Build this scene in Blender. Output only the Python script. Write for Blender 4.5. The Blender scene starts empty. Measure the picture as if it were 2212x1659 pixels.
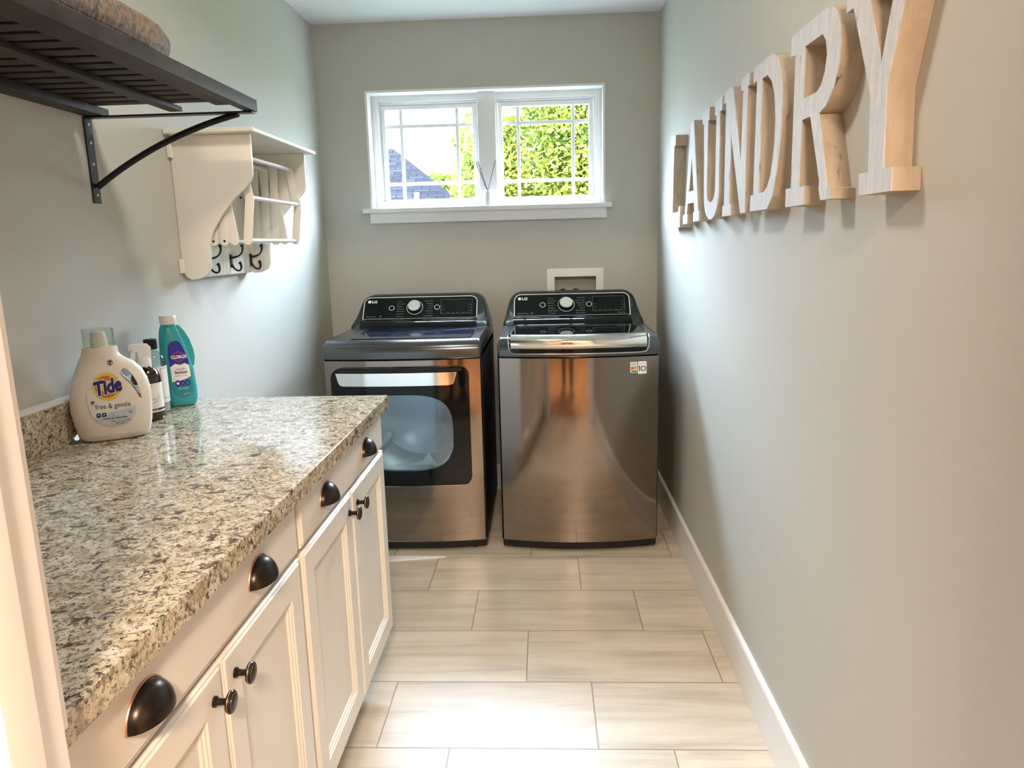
import bpy, bmesh, math, random
from mathutils import Vector, Matrix
from mathutils.bvhtree import BVHTree
sc = bpy.context.scene
COL = sc.collection
PI = math.pi

# ------------------------------------------------------------------ camera
cam_d = bpy.data.cameras.new('camera'); cam = bpy.data.objects.new('camera', cam_d); COL.objects.link(cam)
cam_d.sensor_width = 36; cam_d.lens = 36*1572.24/2212; cam_d.clip_start = .02; cam_d.clip_end = 200
Rt = Vector((0.99881373, 0.04216824, -0.02435089)); Up = Vector((0.01583243, 0.19167575, 0.9813306)); Fw = Vector((-0.04604846, 0.98055201, -0.19078075))
m = Matrix((Rt, Up, -Fw)).transposed().to_4x4(); m.translation = Vector((-0.5992, -3.9197, 1.3612))
cam.matrix_world = m
sc.camera = cam

# ------------------------------------------------------------------ world, sun, big lights, exposure
wd = bpy.data.worlds.new('world'); sc.world = wd; wd.use_nodes = True
nt = wd.node_tree; bg = nt.nodes['Background']
tc = nt.nodes.new('ShaderNodeTexCoord'); sp = nt.nodes.new('ShaderNodeSeparateXYZ'); rp = nt.nodes.new('ShaderNodeValToRGB')
nt.links.new(tc.outputs['Generated'], sp.inputs[0]); nt.links.new(sp.outputs['Z'], rp.inputs[0]); nt.links.new(rp.outputs[0], bg.inputs[0])
rp.color_ramp.elements[0].position = 0.0; rp.color_ramp.elements[0].color = (.80, .89, 1.0, 1)
rp.color_ramp.elements[1].position = .6; rp.color_ramp.elements[1].color = (.64, .80, 1.0, 1)
# dimmer sky near the horizon, boosted above the view to light the room
mr = nt.nodes.new('ShaderNodeMapRange'); mr.interpolation_type = 'SMOOTHSTEP'; nt.links.new(sp.outputs['Z'], mr.inputs[0]); nt.links.new(mr.outputs[0], bg.inputs[1])
mr.inputs['From Min'].default_value = .13; mr.inputs['From Max'].default_value = .42; mr.inputs['To Min'].default_value = 7.0; mr.inputs['To Max'].default_value = 56.0

def light(name, kind, loc, rot, energy, color, **kw):
    d = bpy.data.lights.new(name, kind); d.energy = energy; d.color = color
    for k, v in kw.items(): setattr(d, k, v)
    o = bpy.data.objects.new(name, d); o.location = loc; o.rotation_euler = rot; COL.objects.link(o); return o
sun = light('sun', 'SUN', (3, -4, 9), (math.radians(48), 0, math.radians(-24)), 10.0, (1, .95, .82), angle=.01)
portal = light('window_portal', 'AREA', (-.89, .155, 1.845), (-PI/2, 0, 0), 1, (1, 1, 1), shape='RECTANGLE', size=1.26, size_y=.62)
portal.data.cycles.is_portal = True
HALL_LAMP = (-.42, -5.0, 2.36)
FILL_LAMP = (-.88, -2.35, 2.43)  # unseen ceiling lamp, added to fill the laundry room with soft light
sc.view_settings.view_transform = 'Standard'; sc.view_settings.look = 'None'; sc.view_settings.gamma = 1.0
sc.view_settings.use_curve_mapping = False
sc.view_settings.exposure = 1.34

# ------------------------------------------------------------------ materials
def newmat(name):
    mt = bpy.data.materials.new(name); mt.use_nodes = True
    return mt, mt.node_tree.nodes, mt.node_tree.links, mt.node_tree.nodes['Principled BSDF']
def P(name, col, rough=.5, metal=0, spec=.5, coat=0, noise=None, bump=None, **kw):
    """noise=(scale, amount) varies the colour, bump=(scale, strength)"""
    mt, N, L, b = newmat(name)
    b.inputs['Base Color'].default_value = (*col, 1); b.inputs['Roughness'].default_value = rough
    b.inputs['Metallic'].default_value = metal; b.inputs['Specular IOR Level'].default_value = spec
    b.inputs['Coat Weight'].default_value = coat
    for k, v in kw.items(): b.inputs[k.replace('_', ' ')].default_value = v
    t = N.new('ShaderNodeTexCoord')
    if noise:
        n = N.new('ShaderNodeTexNoise'); n.inputs['Scale'].default_value = noise[0]; n.inputs['Detail'].default_value = 6
        L.new(t.outputs['Object'], n.inputs['Vector'])
        r = N.new('ShaderNodeValToRGB'); a = noise[1]
        r.color_ramp.elements[0].position = .3; r.color_ramp.elements[1].position = .7
        r.color_ramp.elements[0].color = (*[c*(1-a) for c in col], 1); r.color_ramp.elements[1].color = (*[min(1, c*(1+a)) for c in col], 1)
        L.new(n.outputs['Fac'], r.inputs[0]); L.new(r.outputs[0], b.inputs['Base Color'])
    if bump:
        n = N.new('ShaderNodeTexNoise'); n.inputs['Scale'].default_value = bump[0]; n.inputs['Detail'].default_value = 3
        L.new(t.outputs['Object'], n.inputs['Vector'])
        bp = N.new('ShaderNodeBump'); bp.inputs['Strength'].default_value = bump[1]; bp.inputs['Distance'].default_value = .002
        L.new(n.outputs['Fac'], bp.inputs['Height']); L.new(bp.outputs[0], b.inputs['Normal'])
    return mt
def emis(name, col, s):
    mt, N, L, b = newmat(name); b.inputs['Emission Color'].default_value = (*col, 1); b.inputs['Emission Strength'].default_value = s
    b.inputs['Base Color'].default_value = (*col, 1); return mt

M = {}
M['wall'] = P('wall_paint', (.500, .494, .438), .62, bump=(220, .12))
M['hallwall'] = P('hall_paint', (.62, .50, .37), .6, bump=(220, .1))
M['ceiling'] = P('ceiling_paint', (.80, .80, .79), .8, bump=(160, .1))
M['trim'] = P('trim_paint', (.80, .80, .79), .32, bump=(30, .04))
M['cab'] = P('cabinet_paint', (.70, .665, .60), .38, bump=(60, .03))
M['cabin'] = P('cabinet_shadow_gap', (.42, .39, .35), .5)
M['bronze'] = P('oil_rubbed_bronze', (.035, .028, .024), .30, .85, noise=(60, .35))
M['copper'] = P('worn_copper_edge', (.62, .36, .24), .35, .8)
M['rack'] = P('rack_paint', (.76, .75, .68), .42, bump=(90, .06))
M['black'] = P('black_plastic', (.010, .010, .011), .5, spec=.25)
M['rubber'] = P('rubber', (.02, .02, .02), .7)
M['gloss'] = P('black_glass', (.003, .004, .004), .04, spec=.28)
M['deck'] = P('graphite_deck', (.10, .105, .11), .22, .75)
M['shell'] = P('graphite_console', (.045, .058, .052), .26, .6)
M['side'] = P('dark_side', (.010, .010, .010), .45, spec=.2)
M['chrome'] = P('chrome', (.86, .86, .84), .09, 1)
M['silver'] = P('silver_knob', (.80, .80, .76), .35, .7)
M['drum'] = P('drum_steel', (.84, .87, .90), .30, .55)
M['ink'] = P('ink_white', (.86, .87, .85), .5)
M['inkgrey'] = P('ink_grey', (.20, .23, .22), .5)
M['shelf'] = P('shelf_wood', (.030, .024, .018), .5, spec=.22, noise=(14, .4), bump=(40, .15))
M['iron'] = P('bracket_iron', (.022, .022, .02), .38, .5)
M['screw'] = P('screw', (.55, .55, .5), .3, 1)
M['pvc'] = P('white_plastic', (.80, .79, .75), .38)
M['tide'] = P('cream_plastic', (.77, .73, .65), .33, noise=(12, .02))
M['teal'] = P('teal_plastic', (.03, .36, .40), .24, noise=(20, .05))
M['amber'] = P('amber_glass', (.022, .010, .004), .05, spec=.7)
M['kwhite'] = P('label_white', (.76, .74, .68), .5)
M['kgrey'] = P('label_grey', (.52, .60, .64), .5)
M['navy'] = P('ink_navy', (.012, .010, .13), .45)
M['orange'] = P('ink_orange', (.70, .14, .012), .45)
M['yellow'] = P('ink_yellow', (.72, .58, .09), .45)
M['dark'] = P('ink_dark', (.02, .02, .03), .5)
M['red'] = P('ink_red', (.55, .03, .05), .45)
M['royal'] = P('ink_royal', (.012, .014, .30), .45)
M['ltblue'] = P('ink_light_blue', (.45, .60, .80), .45)
M['tealink'] = P('ink_teal', (.015, .25, .31), .45)
M['green'] = P('ink_green', (.03, .22, .15), .5)
M['reed'] = P('reed', (.045, .028, .02), .7)
M['ceram'] = P('white_ceramic', (.80, .82, .83), .18)
M['knit'] = None
M['ledlamp'] = emis('lamp_warm', (1, .76, .56), 250.0)
M['ledfill'] = emis('lamp_fill', (1, .93, .87), 34.0)  # glow of the added room fill lamp
M['doorwhite'] = P('door_paint', (.78, .76, .72), .4)
M['boxgrey'] = P('box_inside', (.45, .44, .42), .5)

def mat_glass(name, tint, fac, rough=.02):
    mt, N, L, b = newmat(name); N.remove(b)
    o = [n for n in N if n.type == 'OUTPUT_MATERIAL'][0]
    t = N.new('ShaderNodeBsdfTransparent'); t.inputs[0].default_value = (*tint, 1)
    g = N.new('ShaderNodeBsdfGlossy'); g.inputs['Roughness'].default_value = rough
    lw = N.new('ShaderNodeLayerWeight'); lw.inputs[0].default_value = .5
    pw = N.new('ShaderNodeMath'); pw.operation = 'POWER'; L.new(lw.outputs['Facing'], pw.inputs[0]); pw.inputs[1].default_value = 4
    f = N.new('ShaderNodeMath'); f.operation = 'MULTIPLY'; L.new(pw.outputs[0], f.inputs[0]); f.inputs[1].default_value = .7
    a = N.new('ShaderNodeMath'); a.operation = 'ADD'; a.inputs[1].default_value = fac; a.use_clamp = True
    x = N.new('ShaderNodeMixShader'); L.new(f.outputs[0], a.inputs[0]); L.new(a.outputs[0], x.inputs[0])
    L.new(t.outputs[0], x.inputs[1]); L.new(g.outputs[0], x.inputs[2]); L.new(x.outputs[0], o.inputs[0]); return mt
M['pane'] = mat_glass('window_glass', (.97, .99, 1), .03)
M['doorglass'] = mat_glass('smoked_glass', (.74, .84, .90), .08)
M['clear'] = mat_glass('clear_plastic', (.92, .94, .92), .03, .05)
M['clearliq'] = mat_glass('clear_bottle_glass', (.72, .78, .76), .06)

def mat_steel():
    mt, N, L, b = newmat('black_stainless')
    b.inputs['Base Color'].default_value = (.255, .212, .178, 1); b.inputs['Metallic'].default_value = 1; b.inputs['Roughness'].default_value = .13
    t = N.new('ShaderNodeTexCoord'); mp = N.new('ShaderNodeMapping'); mp.inputs['Scale'].default_value = (900, 900, 6)
    n = N.new('ShaderNodeTexNoise'); n.inputs['Scale'].default_value = 1; n.inputs['Detail'].default_value = 2
    L.new(t.outputs['Object'], mp.inputs[0]); L.new(mp.outputs[0], n.inputs['Vector'])
    r = N.new('ShaderNodeMapRange'); r.inputs['To Min'].default_value = .05; r.inputs['To Max'].default_value = .12
    L.new(n.outputs['Fac'], r.inputs[0]); L.new(r.outputs[0], b.inputs['Roughness'])
    return mt
M['steel'] = mat_steel()

def mat_tile():
    mt, N, L, b = newmat('plank_tile'); LX, LY, tx, ty = .6126, .3078, -1.0827, -.9237
    def mth(op, a=None, c=None, d=None):
        n = N.new('ShaderNodeMath'); n.operation = op
        for i, v in enumerate((a, c, d)):
            if v is None: continue
            if isinstance(v, (int, float)): n.inputs[i].default_value = v
            else: L.new(v, n.inputs[i])
        return n.outputs[0]
    t = N.new('ShaderNodeTexCoord'); s = N.new('ShaderNodeSeparateXYZ'); L.new(t.outputs['Object'], s.inputs[0])
    v = mth('DIVIDE', mth('SUBTRACT', ty, s.outputs['Y']), LY); row = mth('FLOOR', v); fv = mth('FRACT', v)
    u = mth('SUBTRACT', mth('DIVIDE', mth('SUBTRACT', s.outputs['X'], tx), LX), mth('DIVIDE', row, 3.0))
    cu = mth('FLOOR', u); fu = mth('FRACT', u)
    du = mth('MULTIPLY', mth('MINIMUM', fu, mth('SUBTRACT', 1.0, fu)), LX); dv = mth('MULTIPLY', mth('MINIMUM', fv, mth('SUBTRACT', 1.0, fv)), LY)
    d = mth('MINIMUM', du, dv)
    g = N.new('ShaderNodeMapRange'); g.inputs['From Min'].default_value = .0012; g.inputs['From Max'].default_value = .0024; L.new(d, g.inputs[0])
    cb = N.new('ShaderNodeCombineXYZ'); L.new(cu, cb.inputs[0]); L.new(row, cb.inputs[1])
    wn = N.new('ShaderNodeTexWhiteNoise'); wn.noise_dimensions = '2D'; L.new(cb.outputs[0], wn.inputs['Vector'])
    off = N.new('ShaderNodeVectorMath'); off.operation = 'SCALE'; L.new(wn.outputs['Color'], off.inputs[0]); off.inputs['Scale'].default_value = 9
    ad = N.new('ShaderNodeVectorMath'); L.new(t.outputs['Object'], ad.inputs[0]); L.new(off.outputs[0], ad.inputs[1])
    mp = N.new('ShaderNodeMapping'); mp.inputs['Scale'].default_value = (1.6, 17, 1); L.new(ad.outputs[0], mp.inputs[0])
    n1 = N.new('ShaderNodeTexNoise'); n1.inputs['Scale'].default_value = 1.0; n1.inputs['Detail'].default_value = 9; n1.inputs['Roughness'].default_value = .62; n1.inputs['Distortion'].default_value = .5; L.new(mp.outputs[0], n1.inputs['Vector'])
    r = N.new('ShaderNodeValToRGB'); L.new(n1.outputs['Fac'], r.inputs[0]); e = r.color_ramp.elements
    e[0].position = .30; e[0].color = (.43, .375, .285, 1); e[1].position = .50; e[1].color = (.585, .52, .405, 1)
    e2 = r.color_ramp.elements.new(.72); e2.color = (.665, .60, .48, 1)
    n2 = N.new('ShaderNodeTexNoise'); n2.inputs['Scale'].default_value = 5; n2.inputs['Detail'].default_value = 6; L.new(ad.outputs[0], n2.inputs['Vector'])
    mr = N.new('ShaderNodeMapRange'); mr.inputs['From Min'].default_value = .3; mr.inputs['From Max'].default_value = .7; mr.inputs['To Min'].default_value = .93; mr.inputs['To Max'].default_value = 1.05; L.new(n2.outputs['Fac'], mr.inputs[0])
    vt = mth('ADD', mth('MULTIPLY', wn.outputs['Value'], .10), .94); br = mth('MULTIPLY', mr.outputs[0], vt)
    hs = N.new('ShaderNodeVectorMath'); hs.operation = 'SCALE'; L.new(r.outputs[0], hs.inputs[0]); L.new(br, hs.inputs['Scale'])
    mx = N.new('ShaderNodeMix'); mx.data_type = 'RGBA'; L.new(g.outputs[0], mx.inputs['Factor']); mx.inputs['A'].default_value = (.27, .215, .17, 1); L.new(hs.outputs[0], mx.inputs['B'])
    L.new(mx.outputs['Result'], b.inputs['Base Color']); b.inputs['Roughness'].default_value = .38
    bp = N.new('ShaderNodeBump'); bp.inputs['Strength'].default_value = .5; bp.inputs['Distance'].default_value = .0012
    L.new(g.outputs[0], bp.inputs['Height']); L.new(bp.outputs[0], b.inputs['Normal'])
    return mt
M['tile'] = mat_tile()

def mat_granite():
    mt, N, L, b = newmat('granite'); t = N.new('ShaderNodeTexCoord')
    def noise(sc_, det, rough=.6, dist=0.0):
        n = N.new('ShaderNodeTexNoise'); n.inputs['Scale'].default_value = sc_; n.inputs['Detail'].default_value = det; n.inputs['Roughness'].default_value = rough; n.inputs['Distortion'].default_value = dist
        L.new(t.outputs['Object'], n.inputs['Vector']); return n.outputs['Fac']
    def ramp(src, stops):
        r = N.new('ShaderNodeValToRGB'); e = r.color_ramp.elements
        e[0].position, e[0].color = stops[0][0], (*stops[0][1], 1); e[1].position, e[1].color = stops[-1][0], (*stops[-1][1], 1)
        for p_, c_ in stops[1:-1]: q = r.color_ramp.elements.new(p_); q.color = (*c_, 1)
        L.new(src, r.inputs[0]); return r.outputs[0]
    def mix(f, a, c, mode='MIX'):
        x = N.new('ShaderNodeMix'); x.data_type = 'RGBA'; x.blend_type = mode
        L.new(f, x.inputs['Factor']); 
        for k, v in (('A', a), ('B', c)):
            if isinstance(v, tuple): x.inputs[k].default_value = (*v, 1)
            else: L.new(v, x.inputs[k])
        return x.outputs['Result']
    base = ramp(noise(30, 8, .65, .3), [(.30, (.30, .245, .16)), (.47, (.52, .465, .345)), (.62, (.65, .605, .49))])
    f1 = ramp(noise(100, 6, .72, .5), [(.50, (0, 0, 0)), (.575, (1, 1, 1))])
    f2 = ramp(noise(44, 7, .7, .6), [(.545, (0, 0, 0)), (.60, (1, 1, 1))])
    f3 = ramp(noise(150, 4, .7), [(.56, (0, 0, 0)), (.63, (1, 1, 1))])
    c = mix(f1, base, (.25, .20, .135)); c = mix(f2, c, (.085, .055, .04)); c = mix(f3, c, (.045, .035, .03))
    L.new(c, b.inputs['Base Color']); b.inputs['Roughness'].default_value = .10; b.inputs['Specular IOR Level'].default_value = .55
    return mt
M['granite'] = mat_granite()

def mat_letter(name, c0, c1, c2, sx=(3, 60, 9), pos=(.38, .5, .7)):
    mt, N, L, b = newmat(name); t = N.new('ShaderNodeTexCoord'); mp = N.new('ShaderNodeMapping'); mp.inputs['Scale'].default_value = sx
    n = N.new('ShaderNodeTexNoise'); n.inputs['Scale'].default_value = 1; n.inputs['Detail'].default_value = 8; n.inputs['Roughness'].default_value = .65; n.inputs['Distortion'].default_value = .6
    L.new(t.outputs['Object'], mp.inputs[0]); L.new(mp.outputs[0], n.inputs['Vector'])
    r = N.new('ShaderNodeValToRGB'); e = r.color_ramp.elements; e[0].position = pos[0]; e[0].color = (*c0, 1); e[1].position = pos[1]; e[1].color = (*c1, 1)
    q = r.color_ramp.elements.new(pos[2]); q.color = (*c2, 1); L.new(n.outputs['Fac'], r.inputs[0]); L.new(r.outputs[0], b.inputs['Base Color'])
    b.inputs['Roughness'].default_value = .55
    bp = N.new('ShaderNodeBump'); bp.inputs['Strength'].default_value = .25; bp.inputs['Distance'].default_value = .002; L.new(n.outputs['Fac'], bp.inputs['Height']); L.new(bp.outputs[0], b.inputs['Normal'])
    return mt
M['whitewash'] = mat_letter('whitewashed_face', (.22, .21, .20), (.50, .505, .51), (.61, .615, .62), (50, 80, 16), (.30, .37, .62))
M['kraft'] = mat_letter('tan_side', (.07, .05, .035), (.41, .34, .255), (.52, .435, .33), (30, 30, 5), (.31, .37, .66))
M['knit'] = mat_letter('brown_knit', (.022, .015, .009), (.12, .082, .048), (.21, .15, .09), (60, 120, 60), (.36, .5, .68))

def mat_leaf():
    mt, N, L, b = newmat('leaf'); t = N.new('ShaderNodeTexCoord'); n = N.new('ShaderNodeTexNoise'); n.inputs['Scale'].default_value = 2.2; n.inputs['Detail'].default_value = 5
    L.new(t.outputs['Object'], n.inputs['Vector']); r = N.new('ShaderNodeValToRGB'); e = r.color_ramp.elements
    e[0].position = .35; e[0].color = (.036, .062, .009, 1); e[1].position = .65; e[1].color = (.135, .140, .020, 1)
    L.new(n.outputs['Fac'], r.inputs[0]); L.new(r.outputs[0], b.inputs['Base Color']); b.inputs['Roughness'].default_value = .6; b.inputs['Specular IOR Level'].default_value = .05
    tr = N.new('ShaderNodeBsdfTranslucent'); L.new(r.outputs[0], tr.inputs[0]); x = N.new('ShaderNodeMixShader'); x.inputs[0].default_value = .35
    o = [q for q in N if q.type == 'OUTPUT_MATERIAL'][0]; L.new(b.outputs[0], x.inputs[1]); L.new(tr.outputs[0], x.inputs[2]); L.new(x.outputs[0], o.inputs[0]); return mt
M['leaf'] = mat_leaf()
M['bark'] = P('bark', (.09, .07, .05), .9, noise=(8, .4))
def mat_shingle():
    mt, N, L, b = newmat('shingles'); t = N.new('ShaderNodeTexCoord'); mp = N.new('ShaderNodeMapping'); mp.inputs['Scale'].default_value = (1, 1.9, 1)
    k = N.new('ShaderNodeTexBrick'); k.inputs['Scale'].default_value = 2.2; k.inputs['Color1'].default_value = (.0046, .0047, .0056, 1); k.inputs['Color2'].default_value = (.0078, .0080, .0092, 1)
    k.inputs['Mortar'].default_value = (.003, .003, .004, 1); k.inputs['Mortar Size'].default_value = .03; k.inputs['Brick Width'].default_value = .9; k.inputs['Row Height'].default_value = .45
    L.new(t.outputs['Object'], mp.inputs[0]); L.new(mp.outputs[0], k.inputs[0]); L.new(k.outputs[0], b.inputs['Base Color']); b.inputs['Roughness'].default_value = .9; b.inputs['Specular IOR Level'].default_value = 0; return mt
M['shingle'] = mat_shingle()
M['siding'] = P('siding', (.5, .48, .44), .7)
M['grass'] = P('grass', (.035, .05, .02), .9, spec=0, noise=(3, .4))
M['hallfloor'] = mat_letter('hall_wood', (.22, .12, .06), (.42, .25, .13), (.55, .35, .2), (9, 1.3, 1), (.3, .5, .7))

# ------------------------------------------------------------------ mesh helpers
class MB:
    def __init__(s): s.bm = bmesh.new(); s.mats = []
    def _mi(s, m):
        if m is None: return 0
        if m not in s.mats: s.mats.append(m)
        return s.mats.index(m)
    def _merge(s, b, mat=None, T=None):
        if T is not None: bmesh.ops.transform(b, matrix=T, verts=b.verts)
        i = s._mi(mat); vs = [s.bm.verts.new(v.co) for v in b.verts]; b.verts.index_update()
        for f in b.faces:
            try: nf = s.bm.faces.new([vs[v.index] for v in f.verts]); nf.material_index = i
            except ValueError: pass
        b.free(); return s
    def box(s, x0, x1, y0, y1, z0, z1, bev=0, mat=None, seg=2, T=None):
        b = bmesh.new(); bmesh.ops.create_cube(b, size=1)
        for v in b.verts: v.co = Vector(((x0+x1)/2+v.co.x*(x1-x0), (y0+y1)/2+v.co.y*(y1-y0), (z0+z1)/2+v.co.z*(z1-z0)))
        if bev: bmesh.ops.bevel(b, geom=b.edges[:], offset=bev, segments=seg, profile=.7, affect='EDGES')
        return s._merge(b, mat, T)
    def prism(s, poly, axis, a, b_, mat=None, holes=(), bev=0, T=None, capmat=None):
        """poly of 2-D points extruded along axis from a to b; holes are cut by triangulation"""
        def P3(p, h): return Vector((h, p[0], p[1])) if axis == 'x' else Vector((p[0], h, p[1])) if axis == 'y' else Vector((p[0], p[1], h))
        b = bmesh.new(); loops = [poly]+list(holes)
        for h in (a, b_):
            es = []
            for lp in loops:
                vs = [b.verts.new(P3(p, h)) for p in lp]
                es += [b.edges.new((vs[i], vs[(i+1) % len(vs)])) for i in range(len(vs))]
            bmesh.ops.triangle_fill(b, use_beauty=True, edges=es)
        b.verts.index_update(); b.verts.ensure_lookup_table(); n = len(b.verts)//2; o = 0
        nf0 = set(b.faces)
        for lp in loops:
            k = len(lp)
            for i in range(k):
                j = (i+1) % k
                b.faces.new((b.verts[o+i], b.verts[o+j], b.verts[n+o+j], b.verts[n+o+i]))
            o += k
        bmesh.ops.recalc_face_normals(b, faces=b.faces[:])
        bmesh.ops.dissolve_limit(b, angle_limit=.001, verts=b.verts[:], edges=[e for e in b.edges if len(e.link_faces) == 2 and not holes and all(f in nf0 for f in e.link_faces)])
        if bev: bmesh.ops.bevel(b, geom=[e for e in b.edges if e.is_manifold and e.calc_face_angle(0) > .6], offset=bev, segments=2, profile=.7, affect='EDGES')
        return s._merge(b, mat, T)
    def tube(s, pts, r, seg=10, mat=None, caps=True, closed=False, T=None):
        pts = [Vector(p) for p in pts]; n = len(pts); rs = r if isinstance(r, (list, tuple)) else [r]*n
        b = bmesh.new(); rings = []; up = None
        for i in range(n):
            d = (pts[(i+1) % n]-pts[i-1]) if closed else (pts[min(i+1, n-1)]-pts[max(i-1, 0)]); d.normalize()
            if up is None: up = d.orthogonal().normalized()
            else: up = (up-d*up.dot(d)).normalized()
            sd = d.cross(up)
            rings.append([b.verts.new(pts[i]+(up*math.cos(2*PI*k/seg)+sd*math.sin(2*PI*k/seg))*rs[i]) for k in range(seg)])
        for i in range(n if closed else n-1):
            A, B = rings[i], rings[(i+1) % n]
            for k in range(seg): b.faces.new((A[k], A[(k+1) % seg], B[(k+1) % seg], B[k]))
        if caps and not closed: b.faces.new(rings[0][::-1]); b.faces.new(rings[-1])
        bmesh.ops.recalc_face_normals(b, faces=b.faces[:])
        return s._merge(b, mat, T)
    def lathe(s, prof, c, axis='z', seg=32, mat=None, T=None, caps=True):
        """prof: list of (radius, height)"""
        b = bmesh.new(); rings = []; c = Vector(c)
        for r, h in prof:
            R_ = []
            for k in range(seg):
                a = 2*PI*k/seg; u, v = r*math.cos(a), r*math.sin(a)
                R_.append(b.verts.new(c+(Vector((u, v, h)) if axis == 'z' else Vector((h, u, v)) if axis == 'x' else Vector((u, h, v)))))
            rings.append(R_)
        for A, B in zip(rings, rings[1:]):
            for k in range(seg): b.faces.new((A[k], A[(k+1) % seg], B[(k+1) % seg], B[k]))
        if caps:
            b.faces.new(rings[0][::-1]); b.faces.new(rings[-1])
        bmesh.ops.recalc_face_normals(b, faces=b.faces[:])
        return s._merge(b, mat, T)
    def loft(s, loops, mat=None, caps=True, T=None, closed=True):
        b = bmesh.new(); R_ = [[b.verts.new(Vector(p)) for p in lp] for lp in loops]; k = len(loops[0])
        for A, B in zip(R_, R_[1:]):
            for i in range(k if closed else k-1): b.faces.new((A[i], A[(i+1) % k], B[(i+1) % k], B[i]))
        if caps: b.faces.new(R_[0][::-1]); b.faces.new(R_[-1])
        bmesh.ops.recalc_face_normals(b, faces=b.faces[:])
        return s._merge(b, mat, T)
    def faces(s, vs, fs, mat=None, T=None):
        b = bmesh.new(); V_ = [b.verts.new(Vector(v)) for v in vs]
        for f in fs: b.faces.new([V_[i] for i in f])
        return s._merge(b, mat, T)
    def build(s, name, mat=None, parent=None, local=False, smooth=True, ang=35, label=None):
        me = bpy.data.meshes.new(name)
        if parent is not None and not local:
            q = parent; off = Vector()
            while q is not None: off += q.location; q = q.parent
            for v in s.bm.verts: v.co -= off
        s.bm.to_mesh(me); s.bm.free()
        if mat is not None and not s.mats: me.materials.append(mat)
        for q in s.mats: me.materials.append(q)
        if smooth:
            for p in me.polygons: p.use_smooth = True
            me.set_sharp_from_angle(angle=math.radians(ang))
        o = bpy.data.objects.new(name, me); COL.objects.link(o)
        if parent is not None: o.parent = parent
        if label: o['label'] = label
        return o
def tag(o, label, cat, group=None):
    o['label'] = label; o['category'] = cat
    if group: o['group'] = group
    return o
def thing(name, loc, label, cat, group=None, rz=0):
    o = bpy.data.objects.new(name, None); o.empty_display_size = .05; COL.objects.link(o); o.location = loc; o.rotation_euler = (0, 0, rz)
    return tag(o, label, cat, group)
def struct(o): o['kind'] = 'structure'; return o
def rrect(x0, x1, y0, y1, r, n=6):
    out = []
    rs = r if isinstance(r, (list, tuple)) else [r]*4   # bl, br, tr, tl
    for (cx, cy, a0, q) in ((x0+rs[0], y0+rs[0], PI, rs[0]), (x1-rs[1], y0+rs[1], 1.5*PI, rs[1]), (x1-rs[2], y1-rs[2], 0, rs[2]), (x0+rs[3], y1-rs[3], .5*PI, rs[3])):
        if q <= 0: out.append((cx, cy)); continue
        for k in range(n+1):
            a = a0+PI/2*k/n; out.append((cx+q*math.cos(a), cy+q*math.sin(a)))
    return out
def circ(cx, cy, r, n=32, ry=None): return [(cx+r*math.cos(2*PI*k/n), cy+(ry or r)*math.sin(2*PI*k/n)) for k in range(n)]

# flat lettering: glyph outlines as a 2-D bmesh (x right, y up)
def text2d(s, size, bold=0., shear=0., sx=1., align='LEFT', x=0, y=0):
    cu = bpy.data.curves.new('t', 'FONT'); cu.body = s; cu.size = size; cu.offset = bold; cu.shear = shear; cu.align_x = align; cu.resolution_u = 3; cu.fill_mode = 'BOTH'
    ob = bpy.data.objects.new('t', cu); COL.objects.link(ob); dg = bpy.context.evaluated_depsgraph_get(); dg.update()
    me = bpy.data.meshes.new_from_object(ob.evaluated_get(dg)); bpy.data.objects.remove(ob); bpy.data.curves.remove(cu)
    b = bmesh.new(); b.from_mesh(me); bpy.data.meshes.remove(me)
    for v in b.verts: v.co = Vector((v.co.x*sx+x, v.co.y+y, 0))
    return b
def poly2d(poly, holes=()):
    b = bmesh.new(); es = []
    for lp in [poly]+list(holes):
        vs = [b.verts.new((p[0], p[1], 0)) for p in lp]; es += [b.edges.new((vs[i], vs[(i+1) % len(vs)])) for i in range(len(vs))]
    bmesh.ops.triangle_fill(b, use_beauty=True, edges=es); return b
def ring2d(poly, w):
    """outline strip just inside a convex-ish polygon"""
    n = len(poly); b = bmesh.new(); cx = sum(p[0] for p in poly)/n; cy = sum(p[1] for p in poly)/n; inn = []
    for i in range(n):
        p0, p1, p2 = Vector(poly[i-1]), Vector(poly[i]), Vector(poly[(i+1) % n]); d1 = (p1-p0).normalized(); d2 = (p2-p1).normalized()
        nn = Vector((-(d1.y+d2.y), d1.x+d2.x)); nn.normalize(); k = max(.5, nn.dot(Vector((-d1.y, d1.x)))); inn.append(p1+nn*w/k)
    A = [b.verts.new((p[0], p[1], 0)) for p in poly]; B = [b.verts.new((p[0], p[1], 0)) for p in inn]
    for i in range(n): j = (i+1) % n; b.faces.new((A[i], A[j], B[j], B[i]))
    return b
def put2d(mb, b2, f, mat):
    """map a 2-D bmesh through f(u,v)->3-D and merge it"""
    if f.__name__ == 'proj':
        xs_ = [v.co.x for v in b2.verts]; ys_ = [v.co.y for v in b2.verts]
        cutgrid(b2, [.004*i for i in range(int(min(xs_)/.004), int(max(xs_)/.004)+1)], [.006*i for i in range(int(min(ys_)/.006)+1, int(max(ys_)/.006)+1)])
    for v in b2.verts: v.co = f(v.co.x, v.co.y)
    mb._merge(b2, mat)
def frame_map(O, U, V, h=0.):
    O, U, V = Vector(O), Vector(U).normalized(), Vector(V).normalized(); Nn = U.cross(V)
    return lambda u, v: O+U*u+V*v+Nn*h
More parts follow.
